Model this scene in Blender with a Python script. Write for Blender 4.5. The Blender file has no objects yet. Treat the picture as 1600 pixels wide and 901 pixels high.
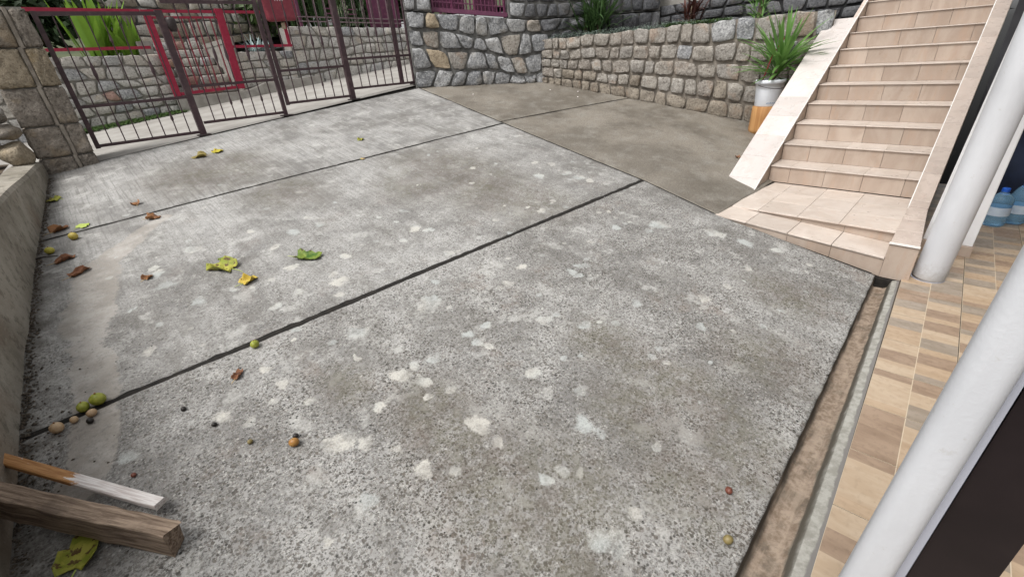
import bpy, math, random
import numpy as np
from mathutils import Vector, Matrix
random.seed(7); np.random.seed(7)
S = bpy.context.scene
COL = S.collection

# ------------------------------------------------------------------ camera
F_PX = 697.86; PITCH = math.radians(27.3617); ROLL = math.radians(4.6122); PSI = math.radians(48.1138)
def cam_axes():
    f = np.array([0, math.cos(PITCH), -math.sin(PITCH)]); d = np.array([0, -math.sin(PITCH), -math.cos(PITCH)]); x = np.array([1., 0, 0])
    c, s = math.cos(ROLL), math.sin(ROLL)
    R = np.stack([c*x+s*d, -s*x+c*d, f])
    Mw = np.array([[math.sin(PSI), math.cos(PSI), 0], [-math.cos(PSI), math.sin(PSI), 0], [0, 0, 1.]])
    return (Mw @ R.T).T
_r, _d, _f = cam_axes()
cd = bpy.data.cameras.new('camera'); cam = bpy.data.objects.new('camera', cd); COL.objects.link(cam)
cd.sensor_width = 36; cd.lens = F_PX/1600*36; cd.clip_start = .03; cd.clip_end = 600
m = Matrix.Identity(4)
for i in range(3):
    m[i][0] = _r[i]; m[i][1] = -_d[i]; m[i][2] = -_f[i]
m[0][3] = 0; m[1][3] = 0; m[2][3] = 1.65
cam.matrix_world = m
S.camera = cam
S.view_settings.view_transform = 'Standard'; S.view_settings.look = 'None'
S.view_settings.exposure = .95; S.view_settings.gamma = 1
# ------------------------------------------------------------------ light: overcast day
SUN_EL = math.radians(58); SUN_AZ = math.radians(176)     # azimuth of the sun, measured from +X towards +Y
w = bpy.data.worlds.new('World'); S.world = w; w.use_nodes = True
nt = w.node_tree; nt.nodes.clear()
sk = nt.nodes.new('ShaderNodeTexSky'); sk.sky_type = 'NISHITA'; sk.sun_disc = False
sk.sun_elevation = SUN_EL; sk.sun_rotation = math.radians(90)-SUN_AZ; sk.dust_density = 4; sk.air_density = 1.0
hs = nt.nodes.new('ShaderNodeHueSaturation'); hs.inputs['Saturation'].default_value = .04
bg = nt.nodes.new('ShaderNodeBackground'); bg.inputs[1].default_value = .112
ou = nt.nodes.new('ShaderNodeOutputWorld')
nt.links.new(sk.outputs[0], hs.inputs['Color']); nt.links.new(hs.outputs[0], bg.inputs[0]); nt.links.new(bg.outputs[0], ou.inputs[0])
sl = bpy.data.lights.new('sun', 'SUN'); sl.energy = 1.2; sl.angle = math.radians(28); sl.color = (1, .965, .92)
so = bpy.data.objects.new('sun', sl); COL.objects.link(so)
sdir = Vector((math.cos(SUN_EL)*math.cos(SUN_AZ), math.cos(SUN_EL)*math.sin(SUN_AZ), math.sin(SUN_EL)))
so.rotation_euler = sdir.to_track_quat('Z', 'Y').to_euler(); so.location = (0, 0, 12)

# ------------------------------------------------------------------ helpers
def obj(name, V, Fc, mat, parent=None, smooth=False, kind=None, mats=None, idx=None, recentre=False):
    V = np.asarray(V, float).reshape(-1, 3)
    c = np.zeros(3)
    if recentre: c = (V.min(0)+V.max(0))/2
    me = bpy.data.meshes.new(name)
    me.from_pydata((V-c).tolist(), [], Fc if isinstance(Fc, list) else Fc.tolist())
    for mm in (mats or [mat]): me.materials.append(mm)
    if idx is not None: me.polygons.foreach_set('material_index', idx)
    if smooth: me.polygons.foreach_set('use_smooth', [True]*len(me.polygons))
    me.update()
    o = bpy.data.objects.new(name, me); COL.objects.link(o); o.location = c
    if parent is not None: put(o, parent)
    if kind: o['kind'] = kind
    return o
def put(o, parent):
    o.parent = parent
    o.matrix_parent_inverse = Matrix.Translation(-Vector(parent_loc(parent)))
def parent_loc(p):
    l = Vector(p.location)
    q = p.parent
    # parts of parts: parent inverse already brings them to world coordinates
    return l
def tag(o, label=None, cat=None, group=None, kind=None):
    if label: o['label'] = label
    if cat: o['category'] = cat
    if group: o['group'] = group
    if kind: o['kind'] = kind
    return o
def thing(name, label, cat, loc=(0, 0, 0), group=None):
    o = bpy.data.objects.new(name, None); COL.objects.link(o); o.location = loc; o.empty_display_size = .1
    return tag(o, label, cat, group)

class MB:
    """collects shapes for one mesh"""
    def __init__(s): s.V = []; s.F = []; s.I = []
    def add(s, V, Fc, mi=0):
        n = len(s.V); s.V += [tuple(v) for v in V]; s.F += [[i+n for i in f] for f in Fc]; s.I += [mi]*len(Fc)
    def hexa(s, P, mi=0):   # 8 points: bottom 4 (ccw from above), top 4
        s.add(P, [[3,2,1,0],[4,5,6,7],[0,1,5,4],[1,2,6,5],[2,3,7,6],[3,0,4,7]], mi)
    def box(s, x0, x1, y0, y1, z0, z1, mi=0):
        s.hexa([(x0,y0,z0),(x1,y0,z0),(x1,y1,z0),(x0,y1,z0),(x0,y0,z1),(x1,y0,z1),(x1,y1,z1),(x0,y1,z1)], mi)
    def tube(s, pts, rad, n=8, caps=True, mi=0):
        pts = [np.array(p, float) for p in pts]; rings = []
        if not hasattr(rad, '__len__'): rad = [rad]*len(pts)
        ref = None
        for i, p in enumerate(pts):
            t = pts[min(i+1, len(pts)-1)]-pts[max(i-1, 0)]; t = t/np.linalg.norm(t)
            a = np.array([1., 0, 0]) if abs(t[0]) < .8 else np.array([0, 1., 0])
            if ref is not None: a = ref
            b = np.cross(t, a); b /= np.linalg.norm(b); a = np.cross(b, t); ref = a
            rings.append([p+rad[i]*(math.cos(2*math.pi*k/n)*a+math.sin(2*math.pi*k/n)*b) for k in range(n)])
        V = [v for r in rings for v in r]; Fc = []
        for i in range(len(pts)-1):
            for k in range(n):
                Fc.append([i*n+k, i*n+(k+1) % n, (i+1)*n+(k+1) % n, (i+1)*n+k])
        if caps: Fc += [list(range(n))[::-1], [(len(pts)-1)*n+k for k in range(n)]]
        s.add(V, Fc, mi)
    def bar(s, a, b, wx, wy, mi=0):   # rectangular bar between two points, wx along world X-ish side
        a = np.array(a, float); b = np.array(b, float); t = (b-a)/np.linalg.norm(b-a)
        u = np.array([0, 1., 0]) if abs(t[1]) < .9 else np.array([1., 0, 0])
        x = np.cross(u, t); x /= np.linalg.norm(x); y = np.cross(t, x)
        q = [(-1,-1),(1,-1),(1,1),(-1,1)]
        s.hexa([a+x*wx/2*i+y*wy/2*j for i, j in q]+[b+x*wx/2*i+y*wy/2*j for i, j in q], mi)
    def build(s, name, mat, parent=None, smooth=False, kind=None, mats=None, recentre=True):
        return obj(name, s.V, s.F, mat, parent, smooth, kind, mats, s.I if mats else None, recentre)

def bevel(o, w=.004, seg=2):
    b = o.modifiers.new('bevel', 'BEVEL'); b.width = w; b.segments = seg; b.limit_method = 'ANGLE'; return o

# ------------------------------------------------------------------ node materials
class N:
    def __init__(s, name, rough=.8, spec=.3):
        s.m = bpy.data.materials.new(name); s.m.use_nodes = True; s.t = s.m.node_tree
        s.p = s.t.nodes['Principled BSDF']; s.p.inputs['Roughness'].default_value = rough
        s.p.inputs['Specular IOR Level'].default_value = spec
        tc = s.t.nodes.new('ShaderNodeTexCoord'); s.co = tc.outputs['Object']
        oi = s.t.nodes.new('ShaderNodeObjectInfo'); s.rnd = oi.outputs['Random']
    def new(s, k): return s.t.nodes.new(k)
    def ln(s, a, b): s.t.links.new(a, b)
    def seti(s, sock, v):
        if isinstance(v, bpy.types.NodeSocket): s.ln(v, sock)
        else: sock.default_value = v
    def world(s):
        g = s.new('ShaderNodeNewGeometry'); s.co = g.outputs['Position']; return s
    def shift(s):      # offset coordinates by the object's random number so copies differ
        v = s.new('ShaderNodeVectorMath'); v.operation = 'ADD'; c = s.new('ShaderNodeVectorMath'); c.operation = 'SCALE'
        cc = s.new('ShaderNodeCombineXYZ'); cc.inputs[0].default_value = 1
        s.ln(s.rnd, cc.inputs[1]); s.ln(s.rnd, cc.inputs[2]); s.ln(cc.outputs[0], c.inputs[0]); c.inputs['Scale'].default_value = 37
        s.ln(s.co, v.inputs[0]); s.ln(c.outputs[0], v.inputs[1]); s.co = v.outputs[0]; return s
    def noise(s, sc, det=4, rough=.6, stretch=None, dist=0):
        n = s.new('ShaderNodeTexNoise'); n.inputs['Scale'].default_value = sc; n.inputs['Detail'].default_value = det; n.inputs['Roughness'].default_value = rough
        n.inputs['Distortion'].default_value = dist
        if stretch:
            mp = s.new('ShaderNodeMapping'); mp.inputs['Scale'].default_value = stretch; s.ln(s.co, mp.inputs[0]); s.ln(mp.outputs[0], n.inputs['Vector'])
        else: s.ln(s.co, n.inputs['Vector'])
        return n.outputs['Fac']
    def vor(s, sc, out='Distance', rnd=1, feat='F1'):
        n = s.new('ShaderNodeTexVoronoi'); n.feature = feat; n.inputs['Scale'].default_value = sc; n.inputs['Randomness'].default_value = rnd; s.ln(s.co, n.inputs['Vector']); return n.outputs[out]
    def math(s, op, a, b=0., c=0.):
        n = s.new('ShaderNodeMath'); n.operation = op
        for i, v in enumerate((a, b, c)): s.seti(n.inputs[i], v)
        return n.outputs[0]
    def ss(s, v, lo, hi, a=0., b=1.):
        n = s.new('ShaderNodeMapRange'); n.interpolation_type = 'SMOOTHSTEP'
        s.seti(n.inputs[0], v)
        for i, x in enumerate((lo, hi, a, b)): n.inputs[i+1].default_value = x
        return n.outputs[0]
    def mix(s, f, a, b, mode='MIX'):
        n = s.new('ShaderNodeMix'); n.data_type = 'RGBA'; n.blend_type = mode
        s.seti(n.inputs[0], f)
        for i, v in ((6, a), (7, b)):
            if isinstance(v, bpy.types.NodeSocket): s.ln(v, n.inputs[i])
            else: n.inputs[i].default_value = (*v, 1)
        return n.outputs[2]
    def ramp(s, f, stops):
        n = s.new('ShaderNodeValToRGB'); e = n.color_ramp.elements
        while len(e) < len(stops): e.new(.5)
        for q, (p, c) in zip(e, stops): q.position = p; q.color = (*c, 1)
        s.ln(f, n.inputs[0]); return n.outputs[0]
    def attr(s, name):
        a = s.new('ShaderNodeAttribute'); a.attribute_name = name; return a
    def sep(s, c):
        n = s.new('ShaderNodeSeparateColor'); s.ln(c, n.inputs[0]); return n.outputs
    def bump(s, h, st=.5, dist=.01):
        b = s.new('ShaderNodeBump'); b.inputs['Strength'].default_value = st; b.inputs['Distance'].default_value = dist; s.ln(h, b.inputs['Height']); s.ln(b.outputs[0], s.p.inputs['Normal']); return s
    def col(s, c): s.seti(s.p.inputs['Base Color'], c if isinstance(c, bpy.types.NodeSocket) else (*c, 1)); return s
    def rough(s, v): s.seti(s.p.inputs['Roughness'], v); return s

def simple(name, a, b, sc=8, rough=.7, bump=0, spec=.3, det=4, tone=0, stretch=None, metal=0, bs=None):
    n = N(name, rough, spec); n.shift()
    f = n.noise(sc, det, .6, stretch)
    c = n.mix(n.ss(f, .32, .68), a, b)
    if tone:
        v = n.math('MULTIPLY_ADD', n.rnd, tone*2, 1-tone)
        h = n.new('ShaderNodeHueSaturation'); n.ln(v, h.inputs['Value']); n.ln(c, h.inputs['Color']); c = h.outputs[0]
    n.col(c); n.p.inputs['Metallic'].default_value = metal
    if bump: n.bump(n.noise(bs or sc*6, 5, .65, stretch), bump, .01)
    return n.m

def stone_mat(name, stops, lichen=(.5, .5, .48), dark=(.05, .05, .05), lich=.5, stain=(.36,.24,.12), bump=.8):
    n = N(name, .92, .2); n.shift()
    h = n.new('ShaderNodeTexWhiteNoise'); h.noise_dimensions = '1D'; n.ln(n.rnd, h.inputs['W'])
    base = n.ramp(h.outputs['Value'], stops)
    f1 = n.noise(7, 6, .65); f2 = n.noise(38, 5, .7); f3 = n.noise(3.2, 3)
    c = n.mix(n.ss(f1, .35, .7), n.mix(.35, base, dark), base)
    c = n.mix(n.math('MULTIPLY', n.ss(f2, .5, .66), lich), c, lichen)
    c = n.mix(n.math('MULTIPLY', n.ss(f2, .47, .34), .75), c, dark)
    c = n.mix(n.math('MULTIPLY', n.ss(f3, .56, .72), .4), c, stain)
    n.col(c)
    hh = n.math('ADD', n.noise(16, 6, .7), n.math('MULTIPLY', n.noise(60, 4), .4))
    n.bump(hh, bump, .03)
    return n.m

# ------------------------------------------------------------------ terrain functions (metres; pavement of the porch = 0)
G = 7.2
def gz(u, v):
    rise = .93+(u/G-.023)/.617*.4104
    return rise*(v-.3)/(G-.3)
def street_z(u, v): return gz(u, G)+.04*(v-G)
LINE_R = [(-2, 3.93), (1.6, 3.94), (2.466, 4.173), (4.77, 4.368), (7.02, 4.557), (9, 4.7)]
def rx(v): return float(np.interp(v, [a for a, b in LINE_R], [b for a, b in LINE_R]))
LINE_K = [(0, -.86), (1.9, -.685), (2.64, -.644), (3.39, -.60), (4.8, -.49), (7.08, -.277), (7.4, -.25)]
def kx(v): return float(np.interp(v, [a for a, b in LINE_K], [b for a, b in LINE_K]))
def edge_v(u): return .205+(u-1.131)*.0528      # slab edge along the channel
def pave_v(u): return .019+(u-1.295)*.0716      # outer edge of the porch tiles
LICHEN= [(3.65,3.52,.043),(3.76,3.37,.05),(3.69,3.1,.055),(3.7,2.94,.061),(3.41,3.23,.06),(3.72,2.82,.047),(3.07,2.04,.044),(3.4,1.83,.079),(3.25,2.02,.023),(3.22,2.15,.023),(3.64,1.44,.073),(3.68,1.2,.061),(2.71,2.04,.031),(2.83,2.67,.046),(2.03,2.14,.037),(2.25,1.85,.037),(2.25,1.79,.032),(2.35,1.87,.028),(1.7,1.62,.047),(1.79,1.61,.028),(1.84,1.42,.039),(1.93,1.38,.02),(2.66,1.06,.044),(3.29,1.02,.035),(2.27,1.33,.038),(2.36,.94,.036),(1.29,2.23,.082),(.98,2.85,.061),(.73,2.92,.042),(.82,3.26,.046),(1.05,3.78,.058),(1.8,3.15,.058),(.85,3.64,.04),(.81,2.27,.052),(.8,2.32,.03),(1.27,1.83,.034),(1.26,1.74,.036),(1.29,1.67,.029),(1.4,1.82,.034),(1.0,1.8,.038),(.89,1.83,.034),(.8,1.82,.053),(.86,1.7,.046),(.82,1.6,.025),(.61,1.71,.031),(1.32,1.36,.041),(1.41,1.11,.036),(1.25,.97,.048),(1.27,.89,.03),(.89,1.3,.059),(.89,1.17,.029),(.91,.9,.032),(.9,.57,.066),(.38,1.65,.068),(.46,1.57,.04),(.33,1.32,.04),(.57,1.28,.043),(1.92,.92,.025),(1.9,1.0,.025),(1.39,.67,.026),(.7,2.12,.014),(1.35,2.11,.02),(1.46,2.4,.035),(1.73,2.05,.03),(.9,2.0,.021),(.7,2.08,.021),(.31,2.34,.03),(.33,2.18,.032),(.05,2.16,.042),(.54,1.45,.022),(1.27,3.76,.048),(1.24,3.95,.039),(1.17,3.13,.043),(1.76,2.65,.039),(1.91,3.49,.039),(.09,3.83,.064),(.12,3.63,.053),(.38,4.05,.06),(.23,3.27,.05),(-.31,2.2,.038),(.99,2.96,.036),(.13,2.04,.03)]
MOSS= [(1.82,1.23,.149),(1.79,1.01,.123),(1.82,.79,.152),(1.82,.62,.13),(.75,1.09,.213),(.78,.86,.226),(.77,1.28,.142),(.98,.79,.157),(.8,1.51,.153),(.56,1.95,.097),(.8,5.75,.351),(1.09,5.69,.357),(1.21,5.84,.295),(2.81,4.11,.414),(2.83,3.41,.381),(2.9,2.95,.302),(2.27,3.92,.252),(2.38,.55,.186),(1.52,.84,.157),(1.65,.42,.175),(1.33,.47,.16),(1.34,4.61,.249),(.73,.68,.139),(3.15,.71,.184)]
SMEAR= [(.35,4.85,.081),(.18,4.69,.088),(.02,4.48,.103),(-.13,4.3,.126),(-.21,4.03,.127),(-.28,3.73,.126),(-.32,3.45,.117),(-.33,3.19,.109),(-.34,2.95,.102),(-.35,2.76,.09),(-.37,2.62,.08),(-.39,2.49,.088),(-.41,2.36,.084),(-.44,2.26,.081),(-.49,2.15,.077)]

_rl = random.Random(77)
XL = []
for _ in range(110):
    _x, _y = _rl.uniform(-.2, 3.8), _rl.uniform(.5, 4.6); XL.append((_x, _y, .008+.034*_rl.random()**2.2))
# ------------------------------------------------------------------ concrete
def concrete_mat(name, brown=False):
    n = N(name, .85, .25).world()
    at = n.attr('marks'); R_, G_, B_ = n.sep(at.outputs['Color'])[:3]
    a2 = n.attr('wear'); dm, st, ag = n.sep(a2.outputs['Color'])[:3]      # damp, brush strength, exposed aggregate
    big = n.noise(1.1, 5, .6); mid = n.noise(5, 5, .62); fine = n.noise(55, 5, .7); vf = n.noise(150, 3, .7)
    brush = n.noise(1, 3, .6, (70, 2.2, 1)); brush2 = n.noise(1, 4, .6, (18, 1.1, 1))
    if brown:
        c = n.mix(n.ss(big, .35, .65), (.135, .118, .095), (.225, .20, .165))
        c = n.mix(n.math('MULTIPLY', n.ss(mid, .45, .7), .6), c, (.27, .255, .225))
        c = n.mix(n.math('MULTIPLY', n.ss(n.noise(70, 5, .85), .50, .42), .55), c, (.07, .06, .05)); c = n.mix(n.math('MULTIPLY', n.ss(n.noise(90, 4, .8), .52, .60), .4), c, (.32, .30, .27))
        c = n.mix(n.math('MULTIPLY', n.ss(fine, .5, .35), .4), c, (.075, .065, .055))
        c = n.mix(n.math('MULTIPLY', n.ss(n.noise(2.0, 6, .75), .50, .68), .55), c, (.085, .072, .058))
    else:
        c = n.mix(n.ss(big, .34, .66), (.185, .179, .170), (.36, .355, .343))
        c = n.mix(n.math('MULTIPLY', n.ss(mid, .40, .66), .5), c, (.42, .412, .395))
        c = n.mix(n.math('MULTIPLY', n.ss(mid, .46, .30), .5), c, (.17, .165, .16))
        c = n.mix(n.math('MULTIPLY', n.math('MULTIPLY', n.ss(brush, .52, .36), st), .55), c, (.14, .135, .13))
        c = n.mix(n.math('MULTIPLY', n.math('MULTIPLY', n.ss(brush2, .5, .7), st), .28), c, (.47, .46, .44))
        # exposed grit: pale and dark grains
        k = n.math('MULTIPLY', n.math('MULTIPLY_ADD', ag, .75, .2), n.math('MULTIPLY_ADD', n.ss(n.noise(2.6, 5, .7), .36, .62), .4, .75))
        wrp = n.math('MULTIPLY_ADD', n.noise(130, 3, .7), .5, -.25)
        def grains(sc, keep, rmax):
            v_ = n.new('ShaderNodeTexVoronoi'); v_.inputs['Scale'].default_value = sc; n.ln(n.co, v_.inputs['Vector'])
            q = n.sep(v_.outputs['Color']); r_ = n.math('MULTIPLY', n.ss(q[0], 1-keep, 1.0), rmax)
            return n.ss(n.math('SUBTRACT', r_, n.math('ADD', v_.outputs['Distance'], wrp)), -.03, .06), q[1]
        ga, qa = grains(78, .30, .66); gb, qb = grains(125, .7, .72); gc, qc = grains(100, .5, .62)
        g1 = n.ss(n.noise(72, 5, .85, None, .6), .505, .425)
        c = n.mix(n.math('MULTIPLY', gc, n.math('MULTIPLY', k, .6)), c, n.mix(qc, (.40, .385, .35), (.56, .55, .52)))
        c = n.mix(n.math('MULTIPLY', g1, n.math('MULTIPLY', k, .85)), c, (.062, .057, .051))
        c = n.mix(n.math('MULTIPLY', gb, n.math('MULTIPLY', k, .82)), c, n.mix(qb, (.05, .046, .042), (.20, .18, .16)))
        c = n.mix(n.math('MULTIPLY', ga, n.math('MULTIPLY', k, .95)), c, n.mix(qa, (.045, .042, .038), (.13, .115, .10)))
        c = n.mix(n.math('MULTIPLY', n.ss(n.noise(3.3, 5, .7), .56, .70), n.math('MULTIPLY', k, .4)), c, (.17, .13, .105))
        c = n.mix(n.math('MULTIPLY', n.ss(n.noise(1.5, 7, .75), .49, .66), .42), c, (.095, .087, .075)); c = n.mix(n.math('MULTIPLY', n.ss(n.noise(8, 6, .75, (1, .35, 1)), .50, .64), .35), c, (.12, .112, .10))
        c = n.mix(n.math('MULTIPLY', n.ss(n.noise(5.5, 7, .75), .54, .64), .48), c, (.46, .455, .43))
        pit = n.math('MAXIMUM', n.math('MULTIPLY', n.ss(n.vor(38), .26, .16), n.ss(n.noise(9, 4), .47, .56)), n.math('MULTIPLY', n.ss(n.vor(19), .17, .10), n.ss(n.noise(5, 4), .5, .6)))
        c = n.mix(n.math('MULTIPLY', pit, n.math('MULTIPLY', k, .9)), c, (.035, .033, .03))
    # moss / brown algae
    mo = n.math('MULTIPLY', n.ss(G_, .05, .75), n.ss(n.noise(22, 6, .75), .38, .58))
    c = n.mix(n.math('MULTIPLY', G_, .24), c, (.125, .108, .085)); c = n.mix(n.math('MULTIPLY', mo, .42), c, n.mix(n.ss(n.noise(4, 3), .42, .58), (.085, .075, .042), (.095, .072, .056)))
    # smooth cement smear
    wob = n.math('MULTIPLY_ADD', n.noise(9, 6, .75), .8, -.4)
    sm = n.ss(n.math('ADD', B_, wob), .36, .50)
    c = n.mix(n.math('MULTIPLY', sm, n.ss(n.noise(30, 5, .75), .30, .55, .35, .8)), c, n.mix(n.ss(mid, .4, .62), (.30, .275, .245), (.40, .375, .345)))
    # lichen discs, large ones where they grow, small ones at random
    wl = n.math('MULTIPLY_ADD', n.noise(26, 6, .85), 1.2, -.6)
    li = n.ss(n.math('ADD', R_, wl), .44, .64)
    v = n.new('ShaderNodeTexVoronoi'); v.inputs['Scale'].default_value = 7.5; n.ln(n.co, v.inputs['Vector'])
    cr = n.sep(v.outputs['Color'])
    ds = n.math('ADD', v.outputs['Distance'], n.math('MULTIPLY_ADD', n.noise(30, 3), .22, -.11))
    rr = n.math('MULTIPLY', n.ss(cr[0], .72, 1.0), .24)
    sl_ = n.math('MULTIPLY', n.ss(n.math('SUBTRACT', rr, ds), -.03, .03), .0 if brown else .5)
    lc = n.mix(n.ss(n.noise(2.2, 2), .42, .58), (.42, .44, .425), (.54, .52, .47))
    lc = n.mix(n.math('MULTIPLY', n.ss(n.noise(120, 3), .52, .40), .45), lc, (.24, .24, .23))
    c = n.mix(n.math('MULTIPLY', n.math('MAXIMUM', n.math('MULTIPLY', li, .82), sl_), n.math('MULTIPLY_ADD', n.ss(n.noise(7, 3), .38, .62), .6, .4)), c, lc)
    # damp dirt along the edges
    c = n.mix(n.math('MULTIPLY', n.ss(n.math('ADD', dm, n.math('MULTIPLY_ADD', n.noise(8, 5), .8, -.4)), .35, .75), .72), c, (.07, .062, .052))
    n.col(c)
    n.rough(n.ss(big, .3, .7, .72, .9) if not brown else n.ss(big, .3, .7, .42, .7))
    h = n.math('ADD', n.math('MULTIPLY', n.noise(42, 4, .75), n.math('MULTIPLY_ADD', ag, .8, .25)), n.math('MULTIPLY', brush, n.math('MULTIPLY', st, .7)))
    n.bump(n.math('ADD', h, n.math('MULTIPLY', vf, .4)), .14 if not brown else .12, .010)
    return n.m
MAT = {}
MAT['concrete'] = concrete_mat('driveway_concrete'); MAT['brown_concrete'] = concrete_mat('damp_brown_concrete', True)
MAT['dark_gap'] = simple('joint_dirt', (.010, .009, .008), (.022, .019, .016), 30, .95)
MAT['litter'] = simple('soil_litter', (.035, .028, .022), (.11, .09, .07), 60, .95)

def vnoise(x, y, s, seed):
    rs = np.random.RandomState(seed); T = rs.rand(64, 64)
    x = np.asarray(x)/s+7.3; y = np.asarray(y)/s+3.1
    i = np.floor(x).astype(int); j = np.floor(y).astype(int); a = x-i; b = y-j; a = a*a*(3-2*a); b = b*b*(3-2*b)
    g = lambda p, q: T[p % 64, q % 64]
    return (g(i,j)*(1-a)+g(i+1,j)*a)*(1-b)+(g(i,j+1)*(1-a)+g(i+1,j+1)*a)*b

drive = obj('driveway', [(-1.6,-.3,-.14),(12,-.3,-.14),(12,8,-.14),(-1.6,8,-.14)], [[0,1,2,3]], MAT['dark_gap'], kind='structure')
drive.data.clear_geometry()
_V = []; _F = []
for i, u in enumerate(np.linspace(-1.6, 9, 22)):
    for j, t_ in enumerate(np.linspace(0, 1, 16)):
        v = (edge_v(min(u, 3.93))+.03)*(1-t_)+7.3*t_; _V.append((u, v, gz(u, v)-.015))
for i in range(21):
    for j in range(15): _F.append([i*16+j, (i+1)*16+j, (i+1)*16+j+1, i*16+j+1])
drive.data.from_pydata(_V, [], _F); drive.data.update()

def slab(corners, res, mat, brush, agg, label=None, wob=.004, gap=.0, zoff=0, sink=.09, redge=None):
    """corners A(left,near) B(right,near) C(right,far) D(left,far) in plan; follows the warped ground"""
    A, B, C, D = [np.array(c, float) for c in corners]
    nu = max(2, int(np.linalg.norm(B-A)/res)); nv = max(2, int(np.linalg.norm(D-A)/res))
    s = np.linspace(0, 1, nu+1)[:, None, None]; t = np.linspace(0, 1, nv+1)[None, :, None]
    P = (A*(1-s)+B*s)*(1-t)+(D*(1-s)+C*s)*t
    if redge:
        tt_ = [a for a, b in redge]; RE = np.stack([np.interp(t[..., 0], tt_, [b[0] for a, b in redge]), np.interp(t[..., 0], tt_, [b[1] for a, b in redge])], -1)
        P = (A*(1-t)+D*t)*(1-s)+RE*s
    X = P[..., 0].copy(); Y = P[..., 1].copy()
    sd = int(abs(A[0]*100+A[1]*37)) % 1000
    # ragged arrises
    e = np.minimum(np.minimum(s[..., 0], 1-s[..., 0])*nu, np.minimum(t[..., 0], 1-t[..., 0])*nv)
    edge = np.clip(1-e/2., 0, 1)
    X += edge*(vnoise(X, Y, .05, sd)-.5)*wob*2.2; Y += edge*(vnoise(X, Y, .045, sd+1)-.5)*wob*2.2
    Z = gz(X, Y)+zoff+(vnoise(X, Y, .6, sd+2)-.5)*.006+(vnoise(X, Y, .13, sd+3)-.5)*.0025-edge**2*.004
    n0 = (nu+1)*(nv+1); V = np.stack([X, Y, Z], -1).reshape(-1, 3)
    ii, jj = np.meshgrid(np.arange(nu), np.arange(nv), indexing='ij'); k = ii*(nv+1)+jj
    F = np.stack([k, k+nv+1, k+nv+2, k+1], -1).reshape(-1, 4)
    ring = [i*(nv+1) for i in range(nu+1)]+[nu*(nv+1)+j for j in range(1, nv+1)]+[i*(nv+1)+nv for i in range(nu-1, -1, -1)]+[j for j in range(nv-1, 0, -1)]
    low = V[ring]-[0, 0, sink]; V = np.vstack([V, low]); L = len(ring)
    sk_ = [[ring[q], n0+q, n0+(q+1) % L, ring[(q+1) % L]] for q in range(L)]
    o = obj('concrete_slab', V, F.tolist()+sk_, mat, drive, smooth=True)
    sm_ = np.ones(len(o.data.polygons), bool); sm_[len(F):] = False; o.data.polygons.foreach_set('use_smooth', sm_)
    x = V[:, 0]; y = V[:, 1]
    def blobs(L_, pw=1., sx=1, sy=1, irr=False):
        a = np.zeros(len(x))
        for bx, by, r in L_:
            mk = (abs(x-bx) < r*2.2*sx) & (abs(y-by) < r*2.2*sy)
            dx, dy = (x[mk]-bx)/sx, (y[mk]-by)/sy; an = np.arctan2(dy, dx); h1 = bx*91.7+by*37.3
            d = np.hypot(dx, dy)/r
            if irr: d = d/(1+.17*np.sin(2*an+h1)+.12*np.sin(3*an+h1*1.7)+.08*np.sin(5*an+h1*2.3))
            a[mk] = np.maximum(a[mk], np.clip(1-d*.5, 0, 1)**pw)
        return a
    li = blobs(LICHEN+XL, 1.0, irr=True)
    mo = blobs(MOSS, 1.1, 1.1, 1.3)
    sm = np.zeros(len(x))
    for q in range(len(SMEAR)-1):
        for tt in np.linspace(0, 1, 6):
            a_, b_ = np.array(SMEAR[q]), np.array(SMEAR[q+1]); c_ = a_*(1-tt)+b_*tt
            sm = np.maximum(sm, np.clip(1-.5*np.hypot(x-c_[0], y-c_[1])/(c_[2]*.88), 0, 1))
    sm = np.clip(sm*(.55+.75*vnoise(x, y, .3, 5)), 0, 1)
    dk = np.interp(y, [a for a, b in LINE_K], [b for a, b in LINE_K])
    damp = np.clip(1-(x-dk)/.22, 0, 1)*.75
    if mat is MAT['brown_concrete']:
        damp = np.clip(1-np.abs(x-(6.381+(5.869-y)*.3126))/.25, 0, 1)*.6
    ev = np.clip(1-(y-(.205+(x-1.131)*.0528))/.03, 0, 1); damp = np.maximum(damp, ev*.35)
    brs = brush*np.clip((y-1.2)/3.5, .15, 1); ag = agg*np.clip(1.25-(y-.5)/4.2, .12, 1)
    z = np.zeros(len(x)); one = np.ones(len(x))
    for nm, ch in (('marks', (li, mo, sm)), ('wear', (damp, brs, ag))):
        at = o.data.attributes.new(nm, 'FLOAT_COLOR', 'POINT')
        at.data.foreach_set('color', np.stack([ch[0], ch[1], ch[2], one], -1).ravel())
    return o
j1 = lambda u: 2.642-(u+.32)*.0392      # joint in front of the camera
j2 = lambda u: 5.09-(u+.156)*.0713      # second joint
jg = lambda u: 7.21-(u-.17)*.05         # joint at the gate
slab([(-1.3, edge_v(-1.3)), (3.93, edge_v(3.93)), (4.165, j1(4.165)-.018), (-1.3, j1(-1.3)-.018)], .014, MAT['concrete'], .35, 1.0, wob=.0028,
     redge=[(0, (3.965, edge_v(3.965))), (.6, (4.004, 1.6)), (1, (4.165, j1(4.165)-.018))])
slab([(kx(2.6)-.05, j1(-.64)+.018), (rx(2.5)-.008, j1(4.17)+.018), (rx(4.75)-.008, j2(4.36)-.014), (kx(5.1)-.05, j2(-.45)-.014)], .018, MAT['concrete'], .7, .75)
slab([(kx(5.1)-.05, j2(-.45)+.014), (rx(4.8)-.008, j2(4.37)+.014), (rx(7.0)-.008, jg(4.5)-.008), (kx(7.2)-.05, jg(-.25)-.008)], .025, MAT['concrete'], 1.0, .45)
jb = lambda u: 4.80-(u-4.626)*.1874
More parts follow.
